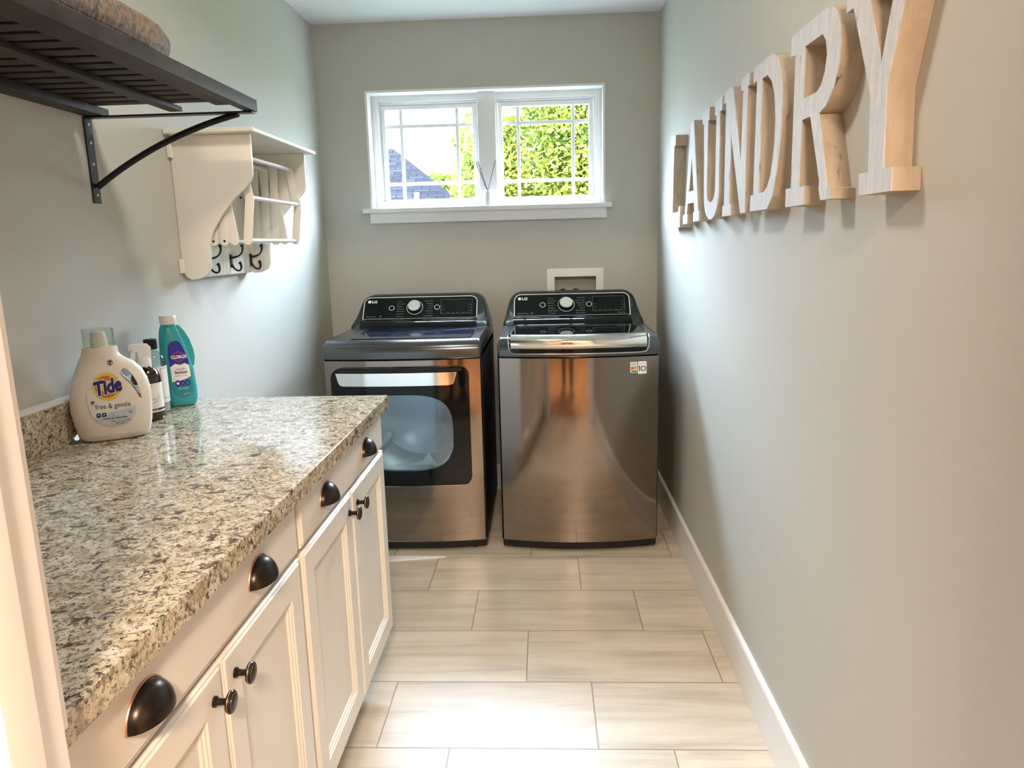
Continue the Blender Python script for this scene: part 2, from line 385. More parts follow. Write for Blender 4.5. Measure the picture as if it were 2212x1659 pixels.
def cutgrid(b, us, vs):
    for u in us: bmesh.ops.bisect_plane(b, geom=b.verts[:]+b.edges[:]+b.faces[:], plane_co=(u, 0, 0), plane_no=(1, 0, 0))
    for v in vs: bmesh.ops.bisect_plane(b, geom=b.verts[:]+b.edges[:]+b.faces[:], plane_co=(0, v, 0), plane_no=(0, 1, 0))
    return b
def project_map(bvh, h=.0004, y0=-1.):
    h = .0008+h*1.6
    """decal (u=x, v=z) thrown on to a body along +y, in the body's own frame"""
    def proj(u, v):
        loc, no, i, d = bvh.ray_cast(Vector((u, y0, v)), Vector((0, 1, 0)))
        if loc is None: return Vector((u, 0, v))
        return loc+Vector((0, -h, 0))
    return proj

# ------------------------------------------------------------------ room shell
WX, RX, H, WY = -1.757, 0.0, 2.468, -3.34      # left wall, right wall, ceiling, doorway wall (room face)
JX0, JX1, DH = -1.05, -.10, 2.08               # doorway opening
HY = WY-.12
HX0, HX1, HEY = -2.6, 1.1, -7.0
def wallbox(name, *a, mat='wall'): return struct(MB().box(*a).build(name, M[mat], smooth=False))
struct(MB().box(WX-.2, RX+.2, WY-.06, .3, -.1, 0).build('floor', M['tile'], smooth=False))
struct(MB().box(HX0-.1, HX1+.1, HEY-.2, WY-.0601, -.1, 0).build('floor_hall', M['hallfloor'], smooth=False))
wallbox('ceiling', WX-.2, RX+.2, WY-.02, .3, H, H+.15, mat='ceiling')
wallbox('ceiling_hall', HX0-.15, HX1+.15, HEY-.15, WY-.02, H, H+.15, mat='ceiling')
wallbox('wall_left', WX-.15, WX, WY, 0, 0, H)
wallbox('wall_right', RX, RX+.15, WY, 0, 0, H)
WIN = (-1.504, -.276, 1.55, 2.141)
OB = (-.562, -.303, .98, 1.198)                 # recess of the outlet box
mb = MB()
mb.prism([(WX-.15, 0), (RX+.15, 0), (RX+.15, H), (WX-.15, H)], 'y', 0, .19, holes=[[(WIN[0], WIN[2]), (WIN[1], WIN[2]), (WIN[1], WIN[3]), (WIN[0], WIN[3])], [(OB[0], OB[2]), (OB[1], OB[2]), (OB[1], OB[3]), (OB[0], OB[3])]])
struct(mb.build('wall_back', M['wall'], smooth=False))
mb = MB(); mb.box(HX0, JX0-.02, HY, WY, 0, H); mb.box(JX1+.02, HX1, HY, WY, 0, H); mb.box(JX0-.02, JX1+.02, HY, WY, DH+.02, H)
struct(mb.build('wall_front', M['wall'], smooth=False))
wallbox('wall_hall_left', HX0-.12, HX0, HEY, HY, 0, H, mat='hallwall'); wallbox('wall_hall_right', HX1, HX1+.12, HEY, HY, 0, H, mat='hallwall')
wallbox('wall_hall_end', HX0-.12, HX1+.12, HEY-.12, HEY, 0, H, mat='hallwall')
# baseboards
def bboard(name, prof_sign, along):
    pass
def bb(name, poly, axis, a, b_): return struct(MB().prism(poly, axis, a, b_).build(name, M['trim'], ang=25))
bb('baseboard_right', [(0, 0), (-.015, 0), (-.015, .136), (-.012, .142), (0, .142)], 'y', WY, -.015)
bb('baseboard_back', [(0, 0), (0, .142), (-.012, .142), (-.015, .136), (-.015, 0)], 'x', WX, 0)
bb('baseboard_left', [(WX, 0), (WX+.015, 0), (WX+.015, .136), (WX+.012, .142), (WX, .142)], 'y', -1.78, -.015)
# doorway jamb, stop and casings (seen close at the left edge of the picture)
mb = MB()
for sgn, x in ((1, JX0), (-1, JX1)):
    a, b_ = sorted((x-.02*sgn, x)); mb.box(a, b_, HY-.004, WY+.004, 0, DH, .0015)
    a, b_ = sorted((x, x+.011*sgn)); mb.box(a, b_, HY+.045, HY+.083, 0, DH-.011, .003)
mb.box(JX0-.02, JX1+.02, HY-.004, WY+.004, DH, DH+.02, .0015); mb.box(JX0, JX1, HY+.045, HY+.083, DH-.011, DH, .003)
struct(mb.build('trim_1', M['trim']))
mb = MB()
for y0, y1 in ((HY-.018, HY), (WY, WY+.018)):
    for sgn, x in ((-1, JX0), (1, JX1)):
        a, b_ = sorted((x+.006*sgn, x+.09*sgn))
        mb.box(a, b_, y0, y1, 0 if sgn < 0 and y1 < WY or sgn > 0 else .92, DH+.08, .003)
    mb.box(JX0-.09, JX1+.09, y0, y1, DH+.006, DH+.09, .003)
struct(mb.build('trim_2', M['trim']))
# a white door on the far side of the hall, hall baseboard
dr = MB().box(-.02, .78, HEY, HEY+.035, 0, 2.03, .003); 
for z0, z1 in ((.2, .92), (1.08, 1.9)):
    for x0 in (.08, .43): dr.box(x0, x0+.27, HEY+.035, HEY+.042, z0, z1, .006)
dr = struct(dr.build('door_1', M['doorwhite']))
MB().lathe([(.012, 0), (.012, .03), (.028, .045), (.026, .065), (.01, .07)], (.06, HEY+.035, 1.0), 'y').build('door_knob', M['bronze'], dr)

# ------------------------------------------------------------------ window
def arch_box(mb, x0, x1, y0, y1, z0, z1, w, bev=.002, bot=None):
    """rectangular frame in the x-z plane"""
    bot = w if bot is None else bot
    mb.box(x0, x0+w, y0, y1, z0, z1, bev); mb.box(x1-w, x1, y0, y1, z0, z1, bev)
    mb.box(x0+w, x1-w, y0, y1, z1-w, z1, bev); mb.box(x0+w, x1-w, y0, y1, z0, z0+bot, bev)
mb = MB()
# jamb lining with a small picture edge at the wall
arch_box(mb, WIN[0]-.002, WIN[1]+.002, -.002, .19, WIN[2]-.002, WIN[3]+.002, .012, .001)
arch_box(mb, WIN[0]+.010, WIN[1]-.010, .085, .175, WIN[2]+.008, WIN[3]-.008, .034)
mb.box(-.931, -.838, .055, .175, WIN[2]+.01, WIN[3]-.01, .002)
win = struct(mb.build('window_1', M['trim']))
mb = MB(); mb.box(-1.545, -.240, -.030, .085, 1.530, 1.5525, .003); mb.build('window_stool', M['trim'], win)
mb = MB(); mb.box(-1.509, -.267, -.016, -.0005, 1.477, 1.530, .0015); mb.build('window_apron', M['trim'], win)
for k, (x0, x1) in enumerate(((-1.462, -.929), (-.840, -.316))):
    mb = MB(); arch_box(mb, x0, x1, .10, .15, 1.572, 2.098, .010); arch_box(mb, x0+.012, x1-.012, .108, .145, 1.582, 2.086, .022, bot=.020)
    s_ = mb.build('sash', M['trim'], win)
    g0, g1, h0, h1 = x0+.034, x1-.034, 1.602, 2.064
    MB().box(g0-.004, g1+.004, .122, .127, h0-.004, h1+.004).build('pane', M['pane'], s_, smooth=False)
    mb = MB(); dx = .083
    for x in (g0+dx, g1-dx): mb.box(x-.0085, x+.0085, .117, .132, h0, h1, .001)
    for z in (h0+.083, h1-.083): mb.box(g0, g1, .1195, .1295, z-.0085, z+.0085, .001)
    mb.build('muntins', M['trim'], s_)

# outlet box behind the washer
ob = thing('washer_outlet_box', (-.4325, 0, .98), 'white recessed plumbing outlet box in the back wall above the washer', 'outlet box')
mb = MB(); X0, X1, Z0, Z1 = -.582, -.283, .96, 1.219
mb.prism([(X0, Z0), (X1, Z0), (X1, Z1), (X0, Z1)], 'y', -.006, 0, holes=[[(OB[0]+.02, OB[2]), (OB[1]-.02, OB[2]), (OB[1]-.02, OB[3]-.022), (OB[0]+.02, OB[3]-.022)]], bev=.0012)
mb.build('faceplate', M['pvc'], ob)
mb = MB(); a, b_, c, d = OB; t = .003
mb.box(a, b_, .08, .083, c, d); mb.box(a, a+t, 0, .08, c, d); mb.box(b_-t, b_, 0, .08, c, d); mb.box(a+t, b_-t, 0, .08, d-t, d); mb.box(a+t, b_-t, 0, .08, c, c+t)
mb.build('recess', M['boxgrey'], ob, smooth=False)
for x in (-.498, -.428):
    mb = MB(); mb.lathe([(.010, 0), (.010, .075), (.006, .08), (.006, .095)], (x, .035, 1.01)); mb.box(x-.013, x+.013, .028, .042, 1.103, 1.111, .002)
    v = mb.build('valve', M['bronze'], ob)

# reed diffuser on the window stool
df = thing('reed_diffuser', (-.886, .018, 1.5525), 'small white tapered reed diffuser on the window sill between the two sashes', 'diffuser')
MB().lathe([(.0005, 0), (.032, 0), (.034, .003), (.031, .02), (.0225, .05), (.0165, .078), (.0165, .083), (.0120, .083), (.0115, .06), (.0005, .055)], (-.886, .018, 1.5528), seg=36).build('vase', M['ceram'], df)
for x1, z1, y1 in ((-.945, 1.779, .02), (-.935, 1.783, .035), (-.844, 1.784, .03)):
    MB().tube([(-.886+(.004 if x1 < -.9 else -.004), .018, 1.615), (x1, y1, z1)], .0018, 6).build('reed', M['reed'], df)

# ------------------------------------------------------------------ wooden letters
ZB, ZT, TH = 1.425, 1.788, .046
def arc(cx, cy, rx, ry, a0, a1, n=10): return [(cx+rx*math.cos(a0+(a1-a0)*k/n), cy+ry*math.sin(a0+(a1-a0)*k/n)) for k in range(n+1)]
# polygons in (s, z): s is the distance from the back wall along the right wall
LET = {}
LET['L'] = ([(.565, 1.412), (.875, 1.404), (.881, 1.489), (.852, 1.489), (.838, 1.468), (.706, 1.468), (.722, 1.738), (.750, 1.738), (.754, 1.780), (.628, 1.790), (.622, 1.752), (.640, 1.752), (.628, 1.472), (.566, 1.472)], [])
LET['A'] = ([(.942, 1.414), (1.034, 1.416), (1.034, 1.451), (1.020, 1.452), (1.033, 1.489), (1.150, 1.489), (1.163, 1.455), (1.145, 1.455), (1.145, 1.420), (1.246, 1.420), (1.246, 1.456), (1.229, 1.457), (1.119, 1.781), (1.068, 1.781), (.983, 1.451), (.945, 1.450)], [[(1.056, 1.533), (1.098, 1.650), (1.141, 1.533)]])
LET['U'] = ([(1.295, 1.741), (1.271, 1.741), (1.271, 1.783), (1.375, 1.783), (1.375, 1.741), (1.357, 1.741)]+[(1.362, 1.53)]+arc(1.423, 1.515, .061, .040, PI, 2*PI, 10)+[(1.484, 1.53), (1.477, 1.741), (1.456, 1.741), (1.456, 1.785), (1.549, 1.785), (1.549, 1.743), (1.524, 1.743), (1.534, 1.50)]+arc(1.428, 1.500, .106, .080, 0, -PI, 16)[1:]+[(1.318, 1.53)], [])
LET['N'] = ([(1.589, 1.424), (1.689, 1.424), (1.692, 1.457), (1.672, 1.457), (1.667, 1.660), (1.799, 1.426), (1.842, 1.426), (1.832, 1.755), (1.850, 1.756), (1.848, 1.787), (1.765, 1.787), (1.765, 1.756), (1.790, 1.755), (1.787, 1.565), (1.673, 1.787), (1.578, 1.787), (1.572, 1.756), (1.598, 1.755), (1.609, 1.456), (1.590, 1.456)], [])
LET['D'] = ([(1.897, 1.427), (2.045, 1.427), (2.085, 1.455), (2.115, 1.515), (2.132, 1.585), (2.134, 1.650), (2.124, 1.705), (2.105, 1.745), (2.080, 1.772), (2.045, 1.788), (1.888, 1.788), (1.887, 1.752), (1.920, 1.751), (1.923, 1.468), (1.897, 1.468)], [[(1.974, 1.470), (1.964, 1.747), (2.010, 1.747), (2.045, 1.725), (2.072, 1.690), (2.087, 1.630), (2.086, 1.570), (2.065, 1.505), (2.040, 1.480), (2.014, 1.470)]])
LET['R'] = ([(2.187, 1.425), (2.306, 1.425), (2.304, 1.464), (2.270, 1.464), (2.272, 1.601), (2.320, 1.601), (2.390, 1.466), (2.388, 1.451), (2.401, 1.429), (2.455, 1.429), (2.452, 1.448), (2.432, 1.452), (2.368, 1.599), (2.405, 1.608), (2.435, 1.633), (2.457, 1.672), (2.462, 1.708), (2.450, 1.742), (2.430, 1.771), (2.405, 1.786), (2.370, 1.791), (2.180, 1.789), (2.181, 1.748), (2.211, 1.744), (2.219, 1.465), (2.186, 1.465)], [[(2.273, 1.643), (2.270, 1.748), (2.366, 1.747), (2.386, 1.730), (2.395, 1.702), (2.388, 1.672), (2.372, 1.652), (2.350, 1.643)]])
LET['Y'] = ([(2.581, 1.427), (2.701, 1.427), (2.700, 1.464), (2.669, 1.465), (2.660, 1.590), (2.716, 1.752), (2.738, 1.752), (2.738, 1.790), (2.655, 1.790), (2.655, 1.752), (2.672, 1.752), (2.636, 1.632), (2.572, 1.752), (2.594, 1.752), (2.594, 1.790), (2.480, 1.790), (2.480, 1.752), (2.510, 1.752), (2.603, 1.589), (2.612, 1.464), (2.578, 1.464)], [])
LTXT = {'L': 'letter L, whitewashed wood block letter farthest from the camera, nearest the back wall', 'A': 'letter A, whitewashed wood block letter between the L and the U', 'U': 'letter U, whitewashed wood block letter between the A and the N',
        'N': 'letter N, whitewashed wood block letter between the U and the D', 'D': 'letter D, whitewashed wood block letter between the N and the R', 'R': 'letter R, whitewashed wood block letter between the D and the Y', 'Y': 'letter Y, whitewashed wood block letter nearest the camera with bright tan edges'}
for ch, (poly, holes) in LET.items():
    c0 = sum(p[0] for p in poly)/len(poly)
    t_ = thing('wooden_letter', (0, -c0, ZB), LTXT[ch], 'letter', 'letters of the sign on the right wall')
    f = lambda ps: [(-p[0], p[1]) for p in ps]
    MB().prism(f(poly), 'x', -TH+.0015, -.0004, holes=[f(h) for h in holes]).build('edge', M['kraft'], t_, ang=28, label='tan distressed edge')
    MB().prism(f(poly), 'x', -TH-.0008, -TH+.0015, holes=[f(h) for h in holes]).build('face', M['whitewash'], t_, smooth=False, label='whitewashed face')

# ------------------------------------------------------------------ base cabinets and counter
FX = -1.10       # face plane of doors and drawer fronts
def raised(mb, y0, y1, z0, z1, prof, x_back=FX-.020, mat=None):
    """stack of inset rectangles: prof = [(inset, x)]"""
    loops = [[(x_back, y0, z0), (x_back, y1, z0), (x_back, y1, z1), (x_back, y0, z1)]]
    for i, x in prof: loops.append([(x, y0+i, z0+i), (x, y1-i, z0+i), (x, y1-i, z1-i), (x, y0+i, z1-i)])
    mb.loft(loops, mat)
DOORP = [(0, FX-.006), (.0025, FX-.002), (.006, FX-.0035), (.009, FX), (.060, FX), (.0620, FX-.0030), (.0660, FX-.0030), (.0680, FX-.0065), (.0725, FX-.0065), (.0750, FX-.0105), (.0790, FX-.0105)]
DRAWP = [(0, FX-.007), (.002, FX-.003), (.006, FX-.0045), (.010, FX)]
def cup_pull(mb, y, z, x=FX):
    """half-dome bin pull: flat back rim, open underneath"""
    w, hh, pr = .045, .041, .030; n, k = 20, 10
    for thick, m_ in ((0., M['bronze']),):
        loops = []
        for j in range(k+1):
            t = PI/2*j/k; r = math.cos(t); xx = pr*math.sin(t)
            loops.append([(x+xx+.001, y+w*r*math.cos(PI*i/n), z-.020+hh*r*math.sin(PI*i/n)) for i in range(n+1)])
        mb.loft(loops, m_, caps=False, closed=False)
        inner = [[(p[0]-.0022, y+(p[1]-y)*.955, z-.020+(p[2]-z+.020)*.955) for p in lp] for lp in loops]
        mb.loft(inner, m_, caps=False, closed=False)
        edge = [lp[0] for lp in loops]+[lp[-1] for lp in loops[::-1]]; ei = [lp[0] for lp in inner]+[lp[-1] for lp in inner[::-1]]
        mb.loft([edge, ei], m_, caps=False, closed=False)
    rim = [(x+.0012, y+(w+.0012)*math.cos(PI*i/24), z-.020+(hh+.0012)*math.sin(PI*i/24)) for i in range(25)]
    mb.tube(rim, .0015, 6, M['copper'])
    return mb
def knob(mb, y, z, x=FX):
    mb.lathe([(.0085, 0), (.0085, .003), (.0055, .006), (.0050, .016), (.0075, .020), (.0165, .023), (.0175, .026), (.0160, .029), (.0120, .0305), (.0005, .031)], (x, y, z), 'x', 28, M['bronze'])
    mb.tube([(x+.0262, y+.0174*math.cos(2*PI*i/28), z+.0174*math.sin(2*PI*i/28)) for i in range(28)], .0005, 5, M['copper'], closed=True)
    mb.tube([(x+.0300, y+.0125*math.cos(2*PI*i/28), z+.0125*math.sin(2*PI*i/28)) for i in range(28)], .0004, 5, M['copper'], closed=True)
def cabinet(y1, y0, split, pulls, knobs, label):
    c = thing('base_cabinet', (WX+.33, (y0+y1)/2, 0), label, 'cabinet', 'white base cabinets under the granite counter')
    mb = MB(); mb.box(WX+.001, FX-.021, y0+.001, y1-.001, .150, .875, .001); mb.box(WX+.001, FX-.09, y0+.001, y1-.001, 0, .150)
    mb.build('carcass', M['cab'], c)
    mb = MB(); raised(mb, y0+.009, y1-.009 if y1 < -2 else y1-.001, .757, .870, DRAWP); d = mb.build('drawer', M['cab'], c, ang=15)
    for y in pulls: cup_pull(MB(), y, .820).build('cup_pull', None, d, ang=40, label='dark bronze cup pull with copper rim')
    for k, (a, b_) in enumerate(((y0+.009, split-.0015), (split+.0015, y1-.009 if y1 < -2 else y1-.001))):
        mb = MB(); raised(mb, a, b_, .160, .747, DOORP); d = mb.build('door', M['cab'], c, ang=15)
        mb = MB(); knob(mb, knobs[k], .700); mb.build('knob', None, d, label='round dark bronze knob')
    return c
cabinet(-1.785, -2.555, -2.166, (-1.997, -2.372), (-2.196, -2.117), 'white base cabinet beside the dryer with two cup pulls and two doors')
cabinet(-2.555, -3.338, -2.930, (-2.767, -3.132), (-2.965, -2.890), 'white base cabinet beside the doorway with two cup pulls and two doors')
ct = thing('granite_countertop', (WX+.33, -2.55, .875), 'speckled cream and brown granite countertop over the white cabinets', 'countertop')
MB().box(WX+.001, -1.080, -3.338, -1.765, .8755, .914, .0035, seg=3).build('slab', M['granite'], ct)
bs = thing('granite_backsplash', (WX, -2.55, .9142), 'low speckled granite backsplash strip against the left wall behind the bottles', 'backsplash')
MB().box(WX+.0005, WX+.021, -3.338, -1.765, .9142, 1.014, .0015).build('strip', M['granite'], bs)
mb = MB(); mb.faces([(WX, -3.338, 1.0142), (WX+.018, -3.338, 1.0142), (WX+.018, -1.765, 1.0142), (WX, -1.765, 1.0142), (WX, -3.338, 1.024), (WX, -1.765, 1.024)], [(0, 1, 2, 3), (1, 4, 5, 2), (0, 4, 1), (2, 5, 3), (0, 3, 5, 4)])
mb.build('caulk', M['trim'], bs, label='white caulk line')
# loose white strip of trim on the tile behind the cabinet
tag(MB().prism([(-1.42, -.905), (-1.05, -.918), (-1.05, -.9215), (-1.29, -.962), (-1.42, -.972)], 'z', .0005, .006, bev=.001).build('trim_strip', M['trim']), 'thin white wedge of trim lying on the tile floor beside the cabinet and dryer', 'trim strip')

# ------------------------------------------------------------------ dryer and washer
YF = -.832      # front corners
def front_curve(xc, hw, y, bulge, n=24, r=.014):
    """front outline with rounded corners in plan: from left side to right side"""
    pts = []
    for k in range(n+1):
        u = -1+2*k/n; pts.append((xc+u*(hw-r), y-bulge*(1-u*u)))
    L_ = [(xc-hw, y+r+.004), (xc-hw+.002, y+.006), (xc-hw+.006, y+.0015)]; R_ = [(xc+hw-.006, y+.0015), (xc+hw-.002, y+.006), (xc+hw, y+r+.004)]
    return L_+pts+R_
def console(root, xc, W2, lg_items, washer):
    """backguard: shell, black fascia, control panel, dial, buttons"""
    # side outline (half width, z) and front line (y) of the shell
    prof = [(.955, .348, -.348), (.968, .346, -.340), (.985, .341, -.305), (1.0, .337, -.268), (1.03, .330, -.228), (1.06, .322, -.204), (1.08, .314, -.190), (1.094, .302, -.180), (1.104, .286, -.168), (1.110, .268, -.155)]
    loops = []
    for z, w, y in prof:
        lp = [(xc+px, py, z) for px, py in rrect(-w, w, y, -.085, [.035, .035, .004, .004], 7)]
        loops.append(lp)
    mb = MB(); mb.loft(loops); mb.build('console_shell', M['shell'], root, ang=50)
    # black fascia in front of the shell, from deck to panel
    zb, yb, zt, yt = .996, -.286, 1.101, -.206
    V = Vector((0, yt-yb, zt-zb)).normalized(); ph = math.hypot(yt-yb, zt-zb); w = .290
    O = Vector((xc-.004, yb, zb)); U = Vector((1, 0, 0))
    fas = [(-.356, .9612), (-.350, .972), (-.338, .984), (-.306, .9955), (yb-.001, .9985), (yb+.03, .9985)]
    mb = MB(); mb.loft([[(xc-.294, y, z), (xc+.286, y, z)] for y, z in fas], caps=False, closed=False)
    mb.build('fascia', M['gloss'], root, label='glossy black fascia')
    out = rrect(-w, w, 0, ph, [.006, .006, .036, .036], 8)
    mb = MB(); fm = frame_map(O, U, V)
    T = Matrix((U, V, U.cross(V))).transposed().to_4x4(); T.translation = O
    mb.prism([(p[0], p[1]) for p in out], 'z', -.03, 0, T=T); panel = mb.build('control_panel', M['gloss'], root, smooth=False)
    mb = MB(); f1 = frame_map(O, U, V, .0008)
    put2d(mb, ring2d(out, .0036), f1, M['ink']); mb.build('panel_border', None, panel, smooth=False, label='thin chrome border')
    u0 = -.028; vc = ph*.50
    # dial
    T2 = T @ Matrix.Translation((u0, vc, 0)); mb = MB()
    mb.lathe([(.040, 0), (.040, .002), (.036, .004), (.034, .004)], (0, 0, 0), seg=40, mat=M['gloss'], T=T2)
    mb.tube([T2 @ Vector((.0405*math.cos(a), .0405*math.sin(a), .002)) for a in [2*PI*i/40 for i in range(40)]], .0012, 6, M['ink'], closed=True)
    mb.lathe([(.034, .004), (.033, .016), (.0315, .022)], (0, 0, 0), seg=40, mat=M['black'], T=T2)
    mb.lathe([(.0315, .020), (.0315, .0225), (.030, .0245), (.0005, .025)], (0, 0, 0), seg=40, mat=M['silver'], T=T2)
    mb.build('dial', None, panel, label='round silver dial')
    for u in (u0-.118, u0+.114):
        T3 = T @ Matrix.Translation((u, vc, 0)); mb = MB()
        mb.lathe([(.0115, 0), (.0115, .002), (.0005, .0025)], (0, 0, 0), seg=28, mat=M['gloss'], T=T3)
        mb.tube([T3 @ Vector((.0132*math.cos(a), .0132*math.sin(a), .0012)) for a in [2*PI*i/28 for i in range(28)]], .0012, 5, M['ink'], closed=True)
        mb.build('button', None, panel)
    # lettering
    mb = MB(); f2 = frame_map(O, U, V, .0011)
    put2d(mb, poly2d(circ(-.262, ph-.027, .0088)), f2, M['ink'])
    put2d(mb, text2d('LG', .0215, bold=.0006, sx=1.05, x=-.250, y=ph-.0345), f2, M['ink'])
    mb.build('maker_logo', None, panel, smooth=False, label='white round emblem and two letters'); mb = MB()
    for i, s in enumerate(lg_items[0]): put2d(mb, text2d(s, .0088, x=u0-.092, y=ph-.030-i*.0148), f2, M['inkgrey'])
    mb.build('cycle_lettering', None, panel, smooth=False, label='faint grey cycle names left of the dial'); mb = MB()
    for i, s in enumerate(lg_items[1]): put2d(mb, text2d(s, .0088, align='RIGHT', x=u0+.093, y=ph-.030-i*.0148), f2, M['inkgrey'])
    mb.build('cycle_lettering', None, panel, smooth=False, label='faint grey cycle names right of the dial'); mb = MB()
    put2d(mb, text2d(lg_items[2], .0105, x=-.272, y=.014), f2, M['inkgrey'])
    put2d(mb, ring2d(circ(-.200, .0175, .0065, 18, .0045), .0015), f2, M['inkgrey'])
    mb.build('drive_lettering', None, panel, smooth=False, label='faint grey wording at the lower left of the panel'); mb = MB()
    dx0, dx1, dy0, dy1 = .104, .264, .026, ph-.020
    put2d(mb, ring2d(rrect(dx0, dx1, dy0, dy1, .005, 3), .0010), f2, M['inkgrey'])
    for i in range(6): put2d(mb, text2d(('Cycle', 'Temp.', 'Spin', 'Soil', 'Option', 'Start')[i] if washer else ('Dry', 'Temp.', 'Time', 'Level', 'Option', 'Start')[i], .0058, x=dx0+.004+i*.026, y=dy0+.005), f2, M['inkgrey'])
    for i in range(2): put2d(mb, text2d(('Signal', 'Lock')[i], .0058, x=dx0+.005, y=dy0+.022+i*.018), f2, M['inkgrey'])
    for i in range(3): put2d(mb, text2d(('Rinse', 'Delay', 'Steam')[i] if washer else ('Energy', 'Delay', 'Damp')[i], .0058, align='RIGHT', x=dx1-.004, y=dy0+.016+i*.018), f2, M['inkgrey'])
    if washer: put2d(mb, text2d('TurboWash', .0085, align='RIGHT', x=.268, y=.011), f2, M['inkgrey'])
    mb.build('display_outline', None, panel, smooth=False, label='thin grey display outline and words')
    return panel

def appliance(name, xc, hw, bulge, label, cat, washer):
    root = thing(name, (xc, -.45, 0), label, cat)
    yb = -.085
    # painted steel sides and back
    mb = MB(); mb.box(xc-hw, xc+hw, YF+.016, yb, .045, .905, .004, mat=M['side'])
    mb.build('body', None, root)
    # steel front sheet
    fc = front_curve(xc, hw-.002, YF, bulge)
    zs, ze = .047, .878
    def sheet(z): return [(p[0], p[1], z) for p in fc]
    steps = [zs]+[zs+(ze-zs)*i/8 for i in range(1, 8)]+[ze-.004, ze]
    mb = MB(); mb.loft([[(p[0], p[1]+(.004 if z in (ze,) else 0), z) for p in fc]+[(xc+hw-.004, YF+.03, z), (xc-hw+.004, YF+.03, z)] for z in steps]); fp = mb
    front = fp.build('front_panel', M['steel'], root, ang=30)
    # kick base and feet
    mb = MB(); f2 = front_curve(xc, hw-.004, YF+.002, bulge-.001)
    mb.loft([[(p[0], p[1]+(.010 if z < .02 else 0), z) for p in f2]+[(xc+hw-.006, yb, z), (xc-hw+.006, yb, z)] for z in (.013, .022, .046)]); mb.build('kick_base', M['black'], root, ang=30)
    for x in (xc-hw+.06, xc+hw-.06):
        for y in (YF+.045, yb-.06): MB().lathe([(.020, 0), (.022, .004), (.018, .013)], (x, y, 0), seg=18).build('foot', M['rubber'], root)
    # deck: seam, rounded front edge, flat top
    zd = .960
    sec = [(0, .8795), (-.004, .883), (-.006, .90), (-.006, .918), (-.002, .934), (.008, .947), (.024, .956), (.045, zd)] if not washer else [(0, .8795), (-.004, .883), (-.006, .90), (-.005, .925), (.001, .944), (.012, .956), (.030, .962), (.05, zd)]
    loops = []
    f3 = front_curve(xc, hw, YF, bulge)
    for dy, z in sec:
        sh = max(0, (z-.93))*.35
        loops.append([(xc+(p[0]-xc)*(1-sh/hw), p[1]+dy, z) for p in f3]+[(xc+hw-sh, yb, z), (xc-hw+sh, yb, z)])
    mb = MB(); mb.loft(loops); deck = mb.build('deck', M['deck'], root, ang=40)
    if washer and False: pass
    return root, front, deck

# dryer
DX = -1.2195
root, front, deck = appliance('clothes_dryer', DX, .347, .026, 'dark steel clothes dryer with a round-cornered window door, left of the washer', 'dryer', False)
console(root, DX-.004, .29, (('Normal', 'Heavy Duty', 'Bedding', 'Mixed Load', 'Perm Press', 'Super Dry', 'Delicates'), ('Steam Fresh', 'Anti Bact', 'Towels', 'Freshen', 'Speed Dry', 'Air Dry', 'Downloaded'), 'Sensor Dry'), False)
# raised dark blue glossy top plate of the dryer
mb = MB(); mb.prism(rrect(DX-.235, DX+.300, -.790, -.40, .02, 4), 'z', .9602, .9640, bev=.0015); mb.build('top_plate', P('blue_black_enamel', (.008, .013, .028), .12), root, label='dark blue glossy top plate')
# door
def fy(x, hw=.345, b=.026): u = (x-DX)/(hw-.014); return YF-b*(1-min(1, u*u))
def curved(poly, d0, d1, mb, mat, holes=()):
    """polygon in x-z laid on the bulged front, between offsets d0 (front) and d1"""
    b = bmesh.new(); loops = [poly]+list(holes); all_ = []
    for d in (d0, d1):
        es = []
        for lp in loops:
            vs = [b.verts.new((p[0], d, p[1])) for p in lp]; es += [b.edges.new((vs[i], vs[(i+1) % len(vs)])) for i in range(len(vs))]
        bmesh.ops.triangle_fill(b, use_beauty=True, edges=es)
    b.verts.ensure_lookup_table(); b.verts.index_update(); n = len(b.verts)//2; o = 0
    for lp in loops:
        k = len(lp)
        for i in range(k): j = (i+1) % k; b.faces.new((b.verts[o+i], b.verts[o+j], b.verts[n+o+j], b.verts[n+o+i]))
        o += k
    bmesh.ops.recalc_face_normals(b, faces=b.faces[:])
    xs = [p[0] for p in poly]; a, c = min(xs), max(xs)
    for i in range(1, 14): bmesh.ops.bisect_plane(b, geom=b.verts[:]+b.edges[:]+b.faces[:], plane_co=(a+(c-a)*i/14, 0, 0), plane_no=(1, 0, 0))
    for v in b.verts: v.co.y += fy(v.co.x)
    mb._merge(b, mat)
dpoly = rrect(-1.530, -.929, .316, .846, [.020, .038, .040, .050], 8)
def squircle(cx, cz, hw, hh, e, n=56):
    out = []
    for k in range(n):
        a = 2*PI*k/n; ca, sa = math.cos(a), math.sin(a)
        out.append((cx+hw*math.copysign(abs(ca)**e, ca), cz+hh*math.copysign(abs(sa)**e, sa)))
    return out
wpoly = squircle(-1.229, .556, .226, .171, .62)
hpoly = [(-1.505, .824), (-.978, .824), (-.990, .782), (-.996, .772), (-1.010, .768), (-1.474, .768), (-1.488, .772), (-1.494, .782)]
mb = MB(); curved(dpoly, -.020, .002, mb, M['gloss'], holes=[wpoly]); door = mb.build('door', None, root, ang=30, label='glossy black door')
mb = MB(); curved(wpoly, -.0185, -.0150, mb, M['doorglass']); mb.build('door_window', None, door, smooth=True, ang=30, label='smoked glass window')
mb = MB(); curved(hpoly, -.026, -.0195, mb, M['chrome']); mb.build('handle_strip', None, door, ang=30, label='mirror-bright handle strip')
mb = MB(); curved(rrect(-1.500, -.955, .828, .841, .004, 3), -.0225, -.0195, mb, M['black']); mb.build('handle_recess', None, door, ang=30)
